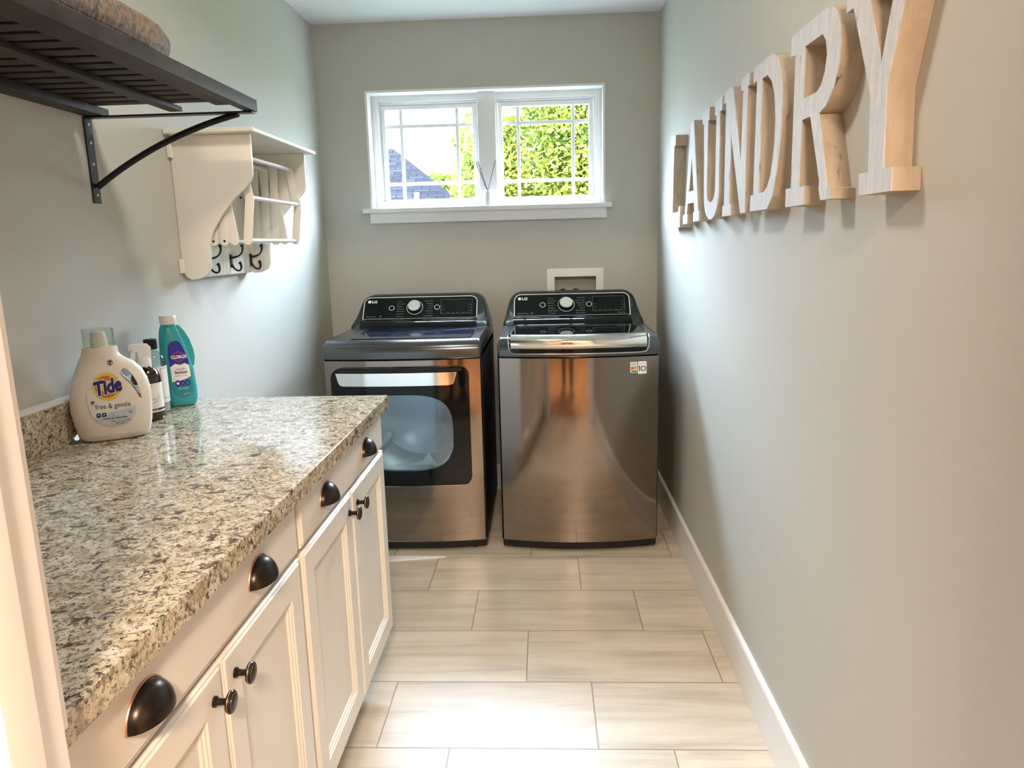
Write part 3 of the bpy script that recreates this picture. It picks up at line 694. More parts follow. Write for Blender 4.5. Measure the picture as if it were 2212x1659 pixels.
mb = MB(); mb.tube([Vector((p[0], fy(p[0])-.0192, p[1])) for p in rrect(-1.510, -.948, .345, .745, .035, 8)], .0007, 5, M['black'], closed=True); mb.build('door_seam', None, door)
mb = MB(); mb.tube([Vector((p[0], fy(p[0])-.0205, p[1])) for p in [(-1.520+.02*i, .3165) for i in range(29)]], .0012, 5, M['chrome']); mb.build('door_edge', None, door, label='bright lower edge')
# inside the drum, seen through the window (front sheet is opened below)
mb = MB(); mb.lathe([(.250, -.800), (.245, -.790), (.225, -.780), (.222, -.765), (.262, -.750), (.262, -.700), (.268, -.690), (.268, -.30), (.255, -.28), (.0005, -.275)], (DX-.010, 0, .545), 'y', 56, M['drum'], caps=False)
for a in (-.4, 1.7, 3.8):
    mb.loft([[(DX-.010+(.262-h)*math.cos(a+da), y, .545+(.262-h)*math.sin(a+da)) for da, h in ((-.16, 0), (-.05, .05), (.05, .05), (.16, 0))] for y in (-.72, -.32)], M['drum'])
mb.build('drum', None, front, label='bright steel drum')
mb = MB(); mb.tube([(DX-.01+.236*math.cos(a), -.802, .545+.236*math.sin(a)) for a in [2*PI*i/56 for i in range(56)]], .008, 8, M['rubber'], closed=True); mb.build('drum_seal', None, front)
mb = MB(); mb.prism([(-1.275, .392), (-1.085, .392), (-1.105, .415), (-1.125, .452), (-1.150, .412)], 'y', -.806, -.800); mb.build('lint_cover', M['pvc'], front, label='white lint filter cover')
# open front sheet, body and make the tub visible
def cut(o, poly, y0, y1):
    c = MB(); q = o.parent; off = Vector()
    x = o
    while x is not None: off += x.location; x = x.parent
    c.prism([(p[0], p[1]) for p in poly], 'y', y0, y1); me = bpy.data.meshes.new('c')
    for v in c.bm.verts: v.co -= off
    c.bm.to_mesh(me); c.bm.free(); co = bpy.data.objects.new('c', me); COL.objects.link(co)
    md = o.modifiers.new('b', 'BOOLEAN'); md.operation = 'DIFFERENCE'; md.object = co; md.solver = 'EXACT'
    co.location = (0, 0, 0); loc = o.matrix_world.copy()
    # evaluate in the object's own space
    par = o.parent; o.parent = None; ol = o.location.copy(); o.location = (0, 0, 0)
    dg = bpy.context.evaluated_depsgraph_get(); dg.update(); nm = bpy.data.meshes.new_from_object(o.evaluated_get(dg))
    o.modifiers.clear(); old = o.data; o.data = nm; nm.name = old.name; o.parent = par; o.location = ol
    bpy.data.objects.remove(co)
    return o
cut(front, squircle(-1.229, .552, .240, .185, .66, 40), -1.0, -.78)
body = [c for c in root.children if c.name.startswith('body')][0]
cut(body, circ(DX-.010, .545, .275, 48), -.95, -.20)

# washer
SX = -.4575
root, front, deck = appliance('washing_machine', SX, .3475, .040, 'dark steel top-load washing machine with a glass lid, right of the dryer', 'washing machine', True)
console(root, SX, .29, (('Normal', 'Heavy Duty', 'Bedding', 'Sanitary', 'Allergiene', 'Bright Whites', 'Tub Clean'), ('Rainy Day', 'Jumbo Wash', 'Waterproof', 'Delicates', 'Towels', 'Speed Wash', 'Downloaded'), 'Direct Drive'), True)
def wy(x, d=0.): u = (x-SX)/.333; return YF-.040*(1-min(1, u*u))+d
N_ = 24; xs = [SX-.287+.574*i/N_ for i in range(N_+1)]
# lid: black glass top and polished front rail
mb = MB(); lp = []
lp = [[(x, wy(x, .030), .9715) for x in xs], [(x, wy(x, .12), .974) for x in xs], [(SX+(x-SX)*.965, -.50, .975) for x in xs], [(SX+(x-SX)*.955, -.395, .972) for x in xs], [(SX+(x-SX)*.955, -.392, .9615) for x in xs]]
mb.loft(lp, M['gloss'], caps=False, closed=False); lid = mb.build('lid', None, root, ang=30, label='black glass lid')
mb = MB()
rail = [(.034, .9735), (.018, .9745), (.000, .9720), (-.012, .9640), (-.019, .9500), (-.020, .9340), (-.015, .9200), (-.006, .9130), (.006, .9110), (.010, .920), (.010, .965)]
def taper(i): return 1.0
L1 = []
for i, x in enumerate([xs[0]-.004]+xs+[xs[-1]+.004]):
    e = .55 if i in (0, N_+2) else 1.
    L1.append([(x, wy(x)+.010+(dy-.010)*e, .942+(z-.942)*e) for dy, z in rail])
mb.loft(L1, M['chrome']); mb.build('lid_rail', None, lid, ang=50, label='polished steel front rail')
# dark pocket behind and below the rail
mb = MB(); mb.loft([[(x, wy(x)-.0068+o_, z) for x in xs] for o_, z in ((0, .897), (-.0005, .899), (-.0005, .935), (.004, .95))], M['gloss'], caps=False, closed=False)
mb.build('rail_pocket', None, deck, ang=30, label='black pocket under the lid rail')
mb = MB(); mb.tube([(SX-.301, wy(SX-.30)+.20, .9635), (SX-.300, wy(SX-.30)+.02, .9655), (SX-.299, wy(SX-.30)-.0055, .950), (SX-.297, wy(SX-.30)-.0075, .915), (SX-.287, wy(SX-.287)-.0085, .898)]+[(x, wy(x)-.0085, .8945) for x in xs[1:-1]]+[(SX+.287, wy(SX+.287)-.0085, .898), (SX+.297, wy(SX+.30)-.0075, .915), (SX+.299, wy(SX+.30)-.0055, .950), (SX+.300, wy(SX+.30)+.02, .9655), (SX+.301, wy(SX+.30)+.20, .9635)], .0022, 8, M['chrome']); mb.build('rail_surround', None, deck, label='bright surround line')
for sx_ in (-1, 1):
    MB().tube([(SX+sx_*.284, -.40, .966), (SX+sx_*.292, -.79, .9655)], .0035, 6).build('lid_gasket', M['black'], deck)
# stickers on the washer front
def wmap(h=.0006): return lambda u, v: Vector((u, wy(u, -h), v))
mb = MB(); put2d(mb, cutgrid(poly2d(rrect(-.2395, -.2085, .8045, .8515, .003, 3)), [-.23, -.22], []), wmap(), M['kwhite'])
put2d(mb, poly2d([(-.237, .807), (-.211, .807), (-.211, .815), (-.237, .815)]), wmap(.0009), M['green']); put2d(mb, poly2d(rrect(-.237, -.224, .818, .831, .001, 2)), wmap(.0009), M['orange'])
put2d(mb, poly2d(circ(-.2175, .8255, .0065, 20)), wmap(.0009), M['orange']); put2d(mb, poly2d(circ(-.2175, .8250, .0035, 16)), wmap(.0011), M['yellow'])
put2d(mb, poly2d(circ(-.2335, .811, .0022, 12)), wmap(.0011), M['ink'])
for i in range(3): put2d(mb, poly2d([(-.236, .837+i*.004), (-.212, .837+i*.004), (-.212, .8385+i*.004), (-.236, .8385+i*.004)]), wmap(.0009), M['green'] if i != 1 else M['inkgrey'])
mb.build('energy_sticker', None, front, smooth=False, label='small orange and green sticker')
mb = MB(); put2d(mb, cutgrid(poly2d(rrect(-.2055, -.1685, .799, .8525, .003, 3)), [-.2+.005*i for i in range(7)], []), wmap(), M['ink'])
put2d(mb, poly2d([(-.2010, .8105), (-.1968, .8105), (-.1968, .8340), (-.2000, .8340), (-.2040, .8310), (-.2040, .8275), (-.2010, .8290)]), wmap(.0018), M['dark']); put2d(mb, ring2d(circ(-.1822, .822, .0118, 32), .0035), wmap(.0018), M['dark'])
put2d(mb, text2d('YEAR', .0045, align='CENTER', x=-.1822, y=.8205), wmap(.0018), M['dark']); put2d(mb, text2d('Direct Drive', .0062, align='CENTER', x=-.187, y=.8415), wmap(.0018), M['dark'])
mb.build('warranty_sticker', None, front, smooth=False, label='white sticker reading 10')

# ------------------------------------------------------------------ wall shelf over the counter
sh = thing('wall_shelf', (WX, -2.6, 1.70), 'black slatted wooden wall shelf on an iron bracket above the counter', 'shelf')
YN, YE = -3.18, -2.003
for nm, x0, x1, z0 in (('front_rail', -1.345, -1.318, 1.7015), ('middle_rail', -1.545, -1.512, 1.709), ('wall_rail', WX+.001, -1.705, 1.7015)):
    MB().box(x0, x1, YN, YE, z0, 1.7305 if nm == 'front_rail' else 1.7205, .0015).build(nm, M['shelf'], sh)
y = YE-.045
while y > YN+.05:
    MB().box(WX+.010, -1.406, y-.0370, y, 1.7207, 1.7300, .002).build('slat', M['shelf'], sh); y -= .0520
mb = MB(); mb.box(-1.4058, -1.3452, YN, YE-.045, 1.7130, 1.7300, .001); mb.build('front_board', M['shelf'], sh)
def bracket(y):
    b = thing('shelf_bracket', (WX, y, 1.5), 'black iron bracket with a curved brace under the far end of the slatted shelf', 'bracket') if y > -2.5 else thing('shelf_bracket', (WX, y, 1.5), 'black iron bracket under the near end of the slatted shelf, by the doorway', 'bracket')
    b['group'] = 'iron brackets under the slatted shelf'
    mb = MB(); mb.box(WX+.0005, WX+.0045, y-.016, y+.016, 1.487, 1.700, .001); mb.build('wall_plate', M['iron'], b)
    for z in (1.683, 1.638, 1.585, 1.508): MB().lathe([(.0045, 0), (.004, .0015), (.0005, .0025)], (WX+.0045, y, z), 'x', 14).build('screw', M['screw'], b)
    MB().box(WX+.001, -1.322, y-.013, y+.013, 1.6965, 1.7010, .001).build('arm', M['iron'], b)
    p0, p1, p2 = Vector((WX+.009, y, 1.528)), Vector((-1.575, y, 1.648)), Vector((-1.362, y, 1.696))
    pts = [p0*(1-t)**2+p1*2*t*(1-t)+p2*t*t for t in [i/16 for i in range(17)]]
    MB().tube(pts, .0078, 10).build('brace', M['iron'], b)
bracket(-2.020); bracket(-3.05)
# brown knitted throw folded on the shelf
def superloop(cx, cy, a, b_, z, e, n=40):
    return [(cx+a*math.copysign(abs(math.cos(2*PI*k/n))**e, math.cos(2*PI*k/n)), cy+b_*math.copysign(abs(math.sin(2*PI*k/n))**e, math.sin(2*PI*k/n)), z) for k in range(n)]
rnd = random.Random(4)
th = thing('folded_throw', (-1.56, -2.6, 1.7302), 'brown knitted throw folded on the slatted shelf', 'throw')
for i, (z0, z1, l) in enumerate(((1.7303, 1.788, .455), (1.786, 1.850, .452))):
    lo = []
    for k in range(11):
        t = k/10; z = z0+(z1-z0)*t; f = math.sin(PI*min(max(t, .05), .95))**.4
        if i == 1 and t > .5: f *= 1-(t-.5)**2*.6
        lo.append([(x+rnd.uniform(-.0015, .0015), y+rnd.uniform(-.0015, .0015), z+rnd.uniform(-.001, .001)) for x, y, z in superloop(-1.570, -2.600, .150*(.88+.12*f), l*(.95+.05*f), z, .30, 70)])
    MB().loft(lo).build('fold', M['knit'], th, ang=80)
tr = thing('clear_tray', (-1.50, -2.095, 1.7302), 'clear plastic tray at the far end of the slatted shelf', 'tray')
lo = [superloop(-1.48, -2.090, .10*q, .060*q, z, .5, 36) for q, z in ((.8, 1.7303), (.92, 1.735), (1.0, 1.757), (.98, 1.757), (.90, 1.737), (.79, 1.7325))]
MB().loft(lo).build('tray_wall', M['clear'], tr)

# ------------------------------------------------------------------ wall rack with folding drying frame
rk = thing('drying_rack', (WX, -1.34, 1.27), 'cream wall shelf with folding drying rack and three black hooks', 'drying rack')
YA, YB = -1.605, -1.075
side = [(WX+.001, 1.712), (WX+.001, 1.300), (WX+.010, 1.278), (WX+.030, 1.268), (WX+.055, 1.271), (WX+.080, 1.283), (WX+.094, 1.305), (WX+.098, 1.378), (WX+.112, 1.420), (WX+.150, 1.474), (WX+.190, 1.518), (WX+.230, 1.551), (WX+.248, 1.570), (WX+.256, 1.590), (WX+.257, 1.630), (WX+.258, 1.712)]
for y0 in (YA, YB-.012): MB().prism(side, 'y', y0, y0+.012, bev=.0018).build('side_panel', M['rack'], rk)
MB().box(WX+.001, WX+.282, YA-.035, YB+.062, 1.7125, 1.7265, .005, seg=3).build('top_shelf', M['rack'], rk)
mb = MB(); mb.box(WX+.008, WX+.020, YA+.012, YB-.012, 1.272, 1.712, .001)
ys = YA+.03
while ys < YB-.03: mb.box(WX+.0195, WX+.0212, ys-.013, ys+.013, 1.274, 1.70, .0006); ys += .030
mb.build('beadboard_back', M['rack'], rk)
MB().box(WX+.001, WX+.012, YA-.022, YA, 1.29, 1.335, .004).build('hanger_cleat', M['rack'], rk); MB().box(WX+.001, WX+.012, YA-.022, YA, 1.645, 1.70, .004).build('hanger_cleat', M['rack'], rk)
for y in (-1.462, -1.280, -1.097):
    o = Vector((WX+.0212, y, 1.322)); V_ = lambda x, z, dy=0: o+Vector((x, dy, z))
    mb = MB(); mb.box(o.x-.0005, o.x+.003, y-.0085, y+.0085, 1.297, 1.343, .001)
    def bez(ps, n=12):
        out = []
        for i in range(n+1):
            t = i/n; q = [Vector(p) for p in ps]
            while len(q) > 1: q = [a*(1-t)+b_*t for a, b_ in zip(q, q[1:])]
            out.append(q[0])
        return out
    up = bez([V_(.003, .010), V_(.035, .010), V_(.052, .028), V_(.046, .052)]); mb.tube(up, [.0046-.0018*math.sin(PI*i/12) for i in range(13)], 8); mb.lathe([(.0005, -.0062), (.0045, -.004), (.0062, 0), (.0045, .004), (.0005, .0062)], up[-1], seg=12)
    dn = bez([V_(.003, -.016), V_(.018, -.050), V_(.046, -.040), V_(.034, -.010)]); mb.tube(dn, [.0046-.0014*math.sin(PI*i/12) for i in range(13)], 8); mb.lathe([(.0005, -.0062), (.0045, -.004), (.0062, 0), (.0045, .004), (.0005, .0062)], dn[-1], seg=12)
    mb.build('hook', M['black'], rk, label='black double coat hook')
# the accordion frame: scissor slats at both ends and rods between
RX_ = [WX+.060, WX+.098, WX+.134, WX+.176]; zb, zm, zt = 1.388, 1.522, 1.652
def slat(mb, a, b_, y, w=.0142, t=.0045):
    a, b_ = Vector((a[0], 0, a[1])), Vector((b_[0], 0, b_[1])); d = (b_-a).normalized(); n = Vector((-d.z, 0, d.x))
    poly = []
    for c, s in ((a, -1), (b_, 1)):
        for k in range(7):
            an = PI*k/6; v = c+(n*(w*math.cos(an)*(-s))+d*(w*math.sin(an)*s)) if s > 0 else c+(n*(w*math.cos(an))-d*(w*math.sin(an)))
            poly.append((v.x, v.z))
    mb.prism(poly, 'y', y, y+t, bev=.0008)
for y, sg in ((YA+.030, 1), (YB-.040, 1)):
    for i in range(3):
        mb = MB(); slat(mb, (RX_[i], zb), (RX_[i]+.012, zt), y); mb.build('scissor_slat', M['rack'], rk)
        mb = MB(); slat(mb, (RX_[i]+.030, zb), (RX_[i]-.002, zt), y+.006); mb.build('scissor_slat', M['rack'], rk)
    mb = MB(); slat(mb, (RX_[3]+.034, zb), (RX_[3]+.052, zm), y+.0005); mb.build('scissor_slat', M['rack'], rk)
    mb = MB(); slat(mb, (RX_[3]+.026, zt), (RX_[3]+.048, zm), y+.0065); mb.build('scissor_slat', M['rack'], rk)
for x in RX_[:3]: MB().lathe([(.0038, 0), (.0038, -.0012), (.0005, -.0014)], (x, YA+.030, zb), 'y', 12).build('rivet', M['black'], rk)
MB().lathe([(.0038, 0), (.0038, -.0012), (.0005, -.0014)], (RX_[3]+.024, YA+.030, zm), 'y', 12).build('rivet', M['black'], rk)
for x, z in ((RX_[3]+.052, zm), (RX_[3]+.034, zb), (RX_[3]+.028, zt), (RX_[1]+.02, zt), (RX_[0], zb)):
    MB().tube([(x, YA+.032, z), (x, YB-.034, z)], .0072, 12).build('rod', M['rack'], rk)
MB().box(WX+.0212, WX+.115, YA+.10, YA+.135, 1.452, 1.478, .003).build('catch_block', M['rack'], rk)

# ------------------------------------------------------------------ bottles
def place(root, T=None): pass
def evalbool(bm_body, cutter, name):
    a = bpy.data.meshes.new(name); bm_body.to_mesh(a); oa = bpy.data.objects.new('a', a); COL.objects.link(oa)
    c = bpy.data.meshes.new('c'); cutter.to_mesh(c); oc = bpy.data.objects.new('c', c); COL.objects.link(oc)
    md = oa.modifiers.new('b', 'BOOLEAN'); md.object = oc; md.operation = 'DIFFERENCE'; md.solver = 'EXACT'
    dg = bpy.context.evaluated_depsgraph_get(); dg.update(); me = bpy.data.meshes.new_from_object(oa.evaluated_get(dg))
    bpy.data.objects.remove(oa); bpy.data.objects.remove(oc); b = bmesh.new(); b.from_mesh(me); return b
def interp(tab, z):
    for (a, b_) in zip(tab, tab[1:]):
        if z <= b_[0]:
            t = (z-a[0])/(b_[0]-a[0]); t = t*t*(3-2*t) if False else t
            return [p+(q-p)*t for p, q in zip(a[1:], b_[1:])]
    return list(tab[-1][1:])
def body_loft(tab, e=.62, n=56, steps=40):
    z0, z1 = tab[0][0], tab[-1][0]; lo = []
    for k in range(steps+1):
        z = z0+(z1-z0)*k/steps; xl, xr, dp, ee = interp(tab, z); cx, hw = (xl+xr)/2, (xr-xl)/2
        lo.append([(x, y, z) for x, y, _ in superloop(cx, 0, hw, dp, z, ee, n)])
    return lo
# laundry detergent jug: columns z, left x, right x, half depth, squareness
jug = thing('detergent_jug', (-1.658, -2.228, .9144), 'large cream laundry detergent jug with orange and yellow round logo and clear cap', 'detergent jug', rz=math.radians(31)); jug.scale = (.845, .78, .925)
JT = [(0, -.078, .078, .036, .75), (.004, -.084, .086, .042, .72), (.014, -.092, .093, .047, .68), (.045, -.099, .101, .050, .62), (.085, -.104, .105, .050, .60), (.125, -.101, .106, .048, .62), (.155, -.093, .100, .045, .66), (.180, -.083, .089, .042, .72), (.200, -.074, .070, .040, .80), (.212, -.068, .050, .039, .92), (.222, -.062, .037, .040, 1.0), (.226, -.059, .035, .0405, 1.), (.244, -.057, .033, .0395, 1.)]
mb = MB(); mb.loft(body_loft(JT, steps=60)); cut_b = MB()
hole = [(.030, .176), (.040, .188), (.050, .184), (.061, .170), (.070, .150), (.076, .128), (.078, .106), (.074, .106), (.066, .124), (.054, .144), (.038, .162)]
cut_b.prism([(p[0], p[1]) for p in hole], 'y', -.12, .12)
jb = evalbool(mb.bm, cut_b.bm, 'jug')
mb = MB(); mb._merge(jb, None); bv = BVHTree.FromBMesh(mb.bm); jbody = mb.build('jug_body', M['tide'], jug, local=True, ang=50)
mb = MB(); mb.lathe([(.022, .244), (.022, .262), (.017, .283), (.014, .284)], (-.012, 0, 0), seg=28); mb.build('pour_spout', M['pvc'], jug, local=True)
mb = MB(); mb.lathe([(.040, .245), (.0405, .250), (.0400, .292), (.0388, .292), (.0388, .250), (.0385, .248)], (-.012, 0, 0), seg=44, caps=False); mb.build('cap', M['clear'], jug, local=True, label='clear measuring cap')
f1, f2, f3, f4, f5 = [project_map(bv, h) for h in (.0004, .0007, .0010, .0013, .0016)]
us = [-.09+.01*i for i in range(19)]; vs = [.01*i for i in range(1, 20)]
lab = rrect(-.062, .060, .030, .150, [.055, .045, .01, .045], 10)
def putj(mb, b2, f, mat):
    for v in b2.verts: v.co.y += .016
    put2d(mb, b2, f, mat)
lab = [(-.058, .090), (-.052, .058), (-.034, .036), (-.008, .026), (.020, .027), (.045, .036), (.058, .052), (.060, .075), (.052, .098), (.036, .122), (.020, .142), (.000, .156), (-.020, .160), (-.040, .152), (-.052, .132), (-.058, .110)]
mb = MB(); putj(mb, cutgrid(poly2d(lab), us, vs), f1, M['kwhite'])
mb.build('front_label', None, jug, local=True, label='printed front label')
flab = jug.children[-1]
lb2 = [(-.045, .048), (-.034, .036), (-.008, .026), (.020, .027), (.045, .036), (.058, .052), (.060, .066), (.059, .072)]
mb = MB(); putj(mb, cutgrid(poly2d(lb2), us, vs), f2, M['kgrey'])
putj(mb, cutgrid(poly2d(circ(-.006, .128, .036, 40)), us, vs), f2, M['yellow']); putj(mb, cutgrid(poly2d(circ(-.006, .128, .0285, 40)), us, vs), f3, M['orange']); putj(mb, cutgrid(poly2d(circ(-.004, .128, .0165, 40)), us, vs), f4, M['yellow'])
def tilt(b, a, cx, cy):
    for v in b.verts: x_, y_ = v.co.x-cx, v.co.y-cy; v.co.x = cx+x_*math.cos(a)-y_*math.sin(a); v.co.y = cy+x_*math.sin(a)+y_*math.cos(a)
    return b
putj(mb, cutgrid(tilt(text2d('Tide', .049, bold=.0044, shear=.20, sx=.78, align='CENTER', x=-.005, y=.112), .16, -.005, .128), us, vs), f5, M['ink'])
f6 = project_map(bv, .0019)
putj(mb, cutgrid(tilt(text2d('Tide', .049, bold=.0024, shear=.20, sx=.78, align='CENTER', x=-.005, y=.112), .16, -.005, .128), us, vs), f6, M['navy'])
putj(mb, text2d('free & gentle', .0185, align='CENTER', x=.004, y=.0720, sx=.92), f2, M['dark'])
putj(mb, text2d('48', .009, bold=.0004, x=-.050, y=.088), f2, M['navy']); putj(mb, text2d('loads', .0035, x=-.050, y=.084), f2, M['dark'])
for x_ in (-.040, -.026): putj(mb, poly2d(rrect(x_, x_+.011, .050, .0615, .002, 3)), f2, M['navy']); putj(mb, poly2d(circ(x_+.0055, .057, .0022, 12)), f3, M['ltblue'])
for i in range(3):
    putj(mb, text2d(('no perfumes', 'no dyes', 'no phosphates')[i], .0042, x=-.009, y=.0595-i*.005), f2, M['inkgrey']); putj(mb, text2d(('for sensitive skin', 'dermatologist', 'tested')[i], .0042, x=.020, y=.0610-i*.005), f2, M['inkgrey'])
putj(mb, text2d('CAUTION: MAY IRRITATE EYES', .0045, bold=.0002, x=-.026, y=.0435), f3, M['navy'])
putj(mb, text2d('2.04 L (2.15 US QT)', .0075, x=-.006, y=.0345, sx=.8), f3, M['navy']); putj(mb, text2d('69 FL OZ', .007, x=.004, y=.0285, sx=.8), f3, M['navy'])
putj(mb, text2d('HE', .005, bold=.0003, x=.043, y=.0545), f3, M['navy'])
mb.build('lettering', None, flab, local=True, smooth=False)
mb = MB(); put2d(mb, ring2d(circ(.010, .205, .0072, 26), .0014), f1, M['navy'])
put2d(mb, poly2d([(.0055, .2055), (.008, .2095), (.013, .209), (.0145, .206), (.010, .2045)]), f1, M['navy']); put2d(mb, poly2d([(.006, .203), (.009, .200), (.0135, .2005), (.011, .203)]), f1, M['navy'])
mb.build('round_emblem', None, jug, local=True, smooth=False)

# sanitizer bottle
cl = thing('sanitizer_bottle', (-1.676, -1.862, .9142), 'tall teal laundry sanitizer bottle with white cap and blue label', 'bottle', rz=math.radians(30))
CT = [(0, -.030, .032, .026, .7), (.004, -.034, .037, .030, .68), (.015, -.037, .041, .032, .62), (.05, -.038, .042, .032, .60), (.10, -.038, .039, .031, .60), (.15, -.037, .032, .029, .62), (.19, -.036, .022, .026, .72), (.215, -.034, .014, .024, .85), (.232, -.030, .009, .021, 1.), (.240, -.026, .006, .0165, 1.), (.246, -.026, .006, .016, 1.)]
CT = [(z, (a-.002)*1.08, (b_+.002)*1.08, d, e) for z, a, b_, d, e in CT]
mb = MB(); mb.loft(body_loft(CT, steps=50)); bv2 = BVHTree.FromBMesh(mb.bm); mb.build('bottle_body', M['teal'], cl, local=True, ang=60)
mb = MB(); n = 14; sp_ = [(.012+.003*i, 0, .232-.0085*i) for i in range(n)]
mb.loft([[(x-.006, y, z) for x, y in ((.012+.0, -.010), (.022, -.007), (.022, .007), (.012, .010))] for z in (.236,)]+[[(.006+o_-.012, -.011, z), (.006+o_+.008, -.006, z), (.006+o_+.008, .006, z), (.006+o_-.012, .011, z)] for o_, z in ((.014, .220), (.026, .195), (.034, .165), (.036, .14), (.032, .115))]); mb.build('grip', M['teal'], cl, local=True, ang=60)
mb = MB(); lo = []
mb.lathe([(.0215, .240), (.0225, .242), (.0225, .262), (.0210, .2645), (.0005, .265)], (-.011, 0, 0), seg=36); mb.build('cap', M['pvc'], cl, local=True, label='white screw cap')
g1, g2, g3, g4 = [project_map(bv2, h) for h in (.0004, .0007, .0010, .0013)]
us = [-.04+.006*i for i in range(15)]; vs = [.01*i for i in range(2, 22)]
lab = [(-.018, .060), (-.012, .038), (.004, .028), (.022, .030), (.034, .040), (.036, .06), (.034, .10), (.029, .14), (.020, .17), (.012, .188), (.002, .194), (-.012, .190), (-.020, .178), (-.021, .15), (-.020, .10)]
mb = MB(); put2d(mb, cutgrid(poly2d(lab), us, vs), g1, M['tealink']); cfl = mb.build('front_label', None, cl, local=True, label='blue and teal printed label')
mb = MB(); top = [p for p in lab if p[1] > .13]+[(-.0205, .120), (-.010, .112), (.006, .120), (.020, .115), (.032, .122)]
put2d(mb, cutgrid(poly2d([(.032, .122), (.029, .14), (.020, .17), (.012, .188), (.002, .194), (-.012, .190), (-.020, .178), (-.021, .15), (-.0205, .120), (-.006, .128), (.008, .124), (.020, .129)]), us, vs), g2, M['royal'])
put2d(mb, cutgrid(poly2d([(-.0195, .118), (-.006, .127), (.008, .123), (.020, .127), (.031, .120), (.033, .088), (.010, .078), (-.0185, .075)]), us, vs), g2, M['ink'])
dm = [(-.016, .148), (-.004, .158), (.006, .164), (.016, .158), (.029, .148), (.016, .136), (.006, .130), (-.004, .136)]
put2d(mb, cutgrid(poly2d(dm), us, vs), g3, M['red']); dm2 = [(.0065+(x_-.0065)*.86, .147+(y_-.147)*.86) for x_, y_ in dm]; put2d(mb, cutgrid(poly2d(dm2), us, vs), g4, M['royal'])
put2d(mb, text2d('CLOROX', .0125, bold=.0005, sx=.80, align='CENTER', x=.0062, y=.1425), project_map(bv2, .0017), M['ink'])
put2d(mb, text2d('Laundry', .0095, align='CENTER', x=.008, y=.1085, sx=.85), g3, M['navy']); put2d(mb, text2d('Sanitizer', .0118, bold=.0003, align='CENTER', x=.008, y=.098, sx=.85), g3, M['navy'])
put2d(mb, text2d('kills 99.9% of bacteria', .0048, align='CENTER', x=.008, y=.090, sx=.8), g3, M['red'])
for x_ in (-.004, .009, .022): put2d(mb, poly2d(circ(x_, .070, .0068, 22, .0095)), g3, M['royal'])
put2d(mb, poly2d(circ(-.004, .070, .0038, 14)), g4, M['ink']); put2d(mb, poly2d(circ(.009, .070, .0022, 12, .005)), g4, M['red']); put2d(mb, poly2d(circ(.022, .070, .0028, 12, .005)), g4, M['tealink'])
put2d(mb, text2d('cleans + freshens', .0052, align='CENTER', x=.009, y=.053, sx=.8), g3, M['ink']); put2d(mb, text2d('24 FL OZ', .005, align='CENTER', x=.018, y=.036, sx=.8), g3, M['ink'])
mb.build('lettering', None, cfl, local=True, smooth=False)

# amber spray bottle
am = thing('spray_bottle', (-1.672, -2.040, .9142), 'amber glass spray bottle with white trigger and floral paper label', 'spray bottle', rz=math.radians(38))
mb = MB(); mb.lathe([(.0005, 0), (.033, 0), (.0365, .004), (.037, .010), (.037, .108), (.0355, .120), (.030, .132), (.020, .142), (.0145, .148), (.0140, .157)], (0, 0, 0), seg=48); bv3 = BVHTree.FromBMesh(mb.bm); mb.build('glass_body', M['amber'], am, local=True, ang=60)
mb = MB(); mb.lathe([(.0175, .146), (.0180, .148), (.0180, .166), (.0145, .171), (.0005, .171)], (0, 0, 0), seg=30)
mb.prism([(.018, .166), (.020, .196), (.012, .206), (-.030, .207), (-.031, .197), (-.026, .188), (-.016, .186), (-.013, .166)], 'y', -.0095, .0095, bev=.003)
mb.box(-.034, -.029, -.008, .008, .190, .206, .002)
mb.build('spray_head', M['pvc'], am, local=True)
MB().prism([(-.018, .190), (-.029, .190), (-.033, .170), (-.032, .150), (-.027, .146), (-.022, .150), (-.021, .172)], 'y', -.0075, .0075, bev=.002).build('trigger', M['pvc'], am, local=True)
def cyl(r, h=.0004): return lambda u, v: Vector((math.sin(u/r)*(r+h), -math.cos(u/r)*(r+h), v))
r = .037; mb = MB(); us = [-.056+.008*i for i in range(15)]
put2d(mb, cutgrid(poly2d([(-.056, .034), (.056, .034), (.056, .102), (-.056, .102)]), us, []), cyl(r), M['kwhite']); put2d(mb, cutgrid(poly2d([(-.056, .028), (.056, .028), (.056, .034), (-.056, .034)]), us, []), cyl(r), M['dark']); put2d(mb, cutgrid(poly2d([(-.056, .024), (.056, .024), (.056, .028), (-.056, .028)]), us, []), cyl(r), M['kwhite'])
al = mb.build('paper_label', None, am, local=True, ang=60, label='white label with line-drawn flowers')
mb = MB(); fc = cyl(r, .0009)
def stroke(pts, w=.0005):
    b = bmesh.new()
    for a, c in zip(pts, pts[1:]):
        a, c = Vector(a), Vector(c); d = (c-a).normalized(); n_ = Vector((-d.y, d.x))*w; q = [b.verts.new((*p, 0)) for p in (a-n_, c-n_, c+n_, a+n_)]; b.faces.new(q)
    return b
wr = [(.004+.019*math.cos(a), .070+.021*math.sin(a)) for a in [2.0+.22*i for i in range(20)]]
put2d(mb, stroke(wr), fc, M['dark'])
for i, (x_, y_, a) in enumerate([(-.014, .074, 2.6), (-.012, .082, 2.0), (-.004, .089, 1.5), (-.015, .066, 3.3), (.000, .091, 1.0), (-.016, .078, 2.9), (-.009, .086, 2.4), (-.014, .060, 3.7)]):
    for k in range(4): aa = a+(-.6+.4*k); put2d(mb, stroke([(x_, y_), (x_+.008*math.cos(aa), y_+.008*math.sin(aa))], .0006 if k % 2 else .0003), fc, M['dark'])
put2d(mb, text2d('spray', .0095, x=-.006, y=.058, shear=.2), fc, M['inkgrey'])
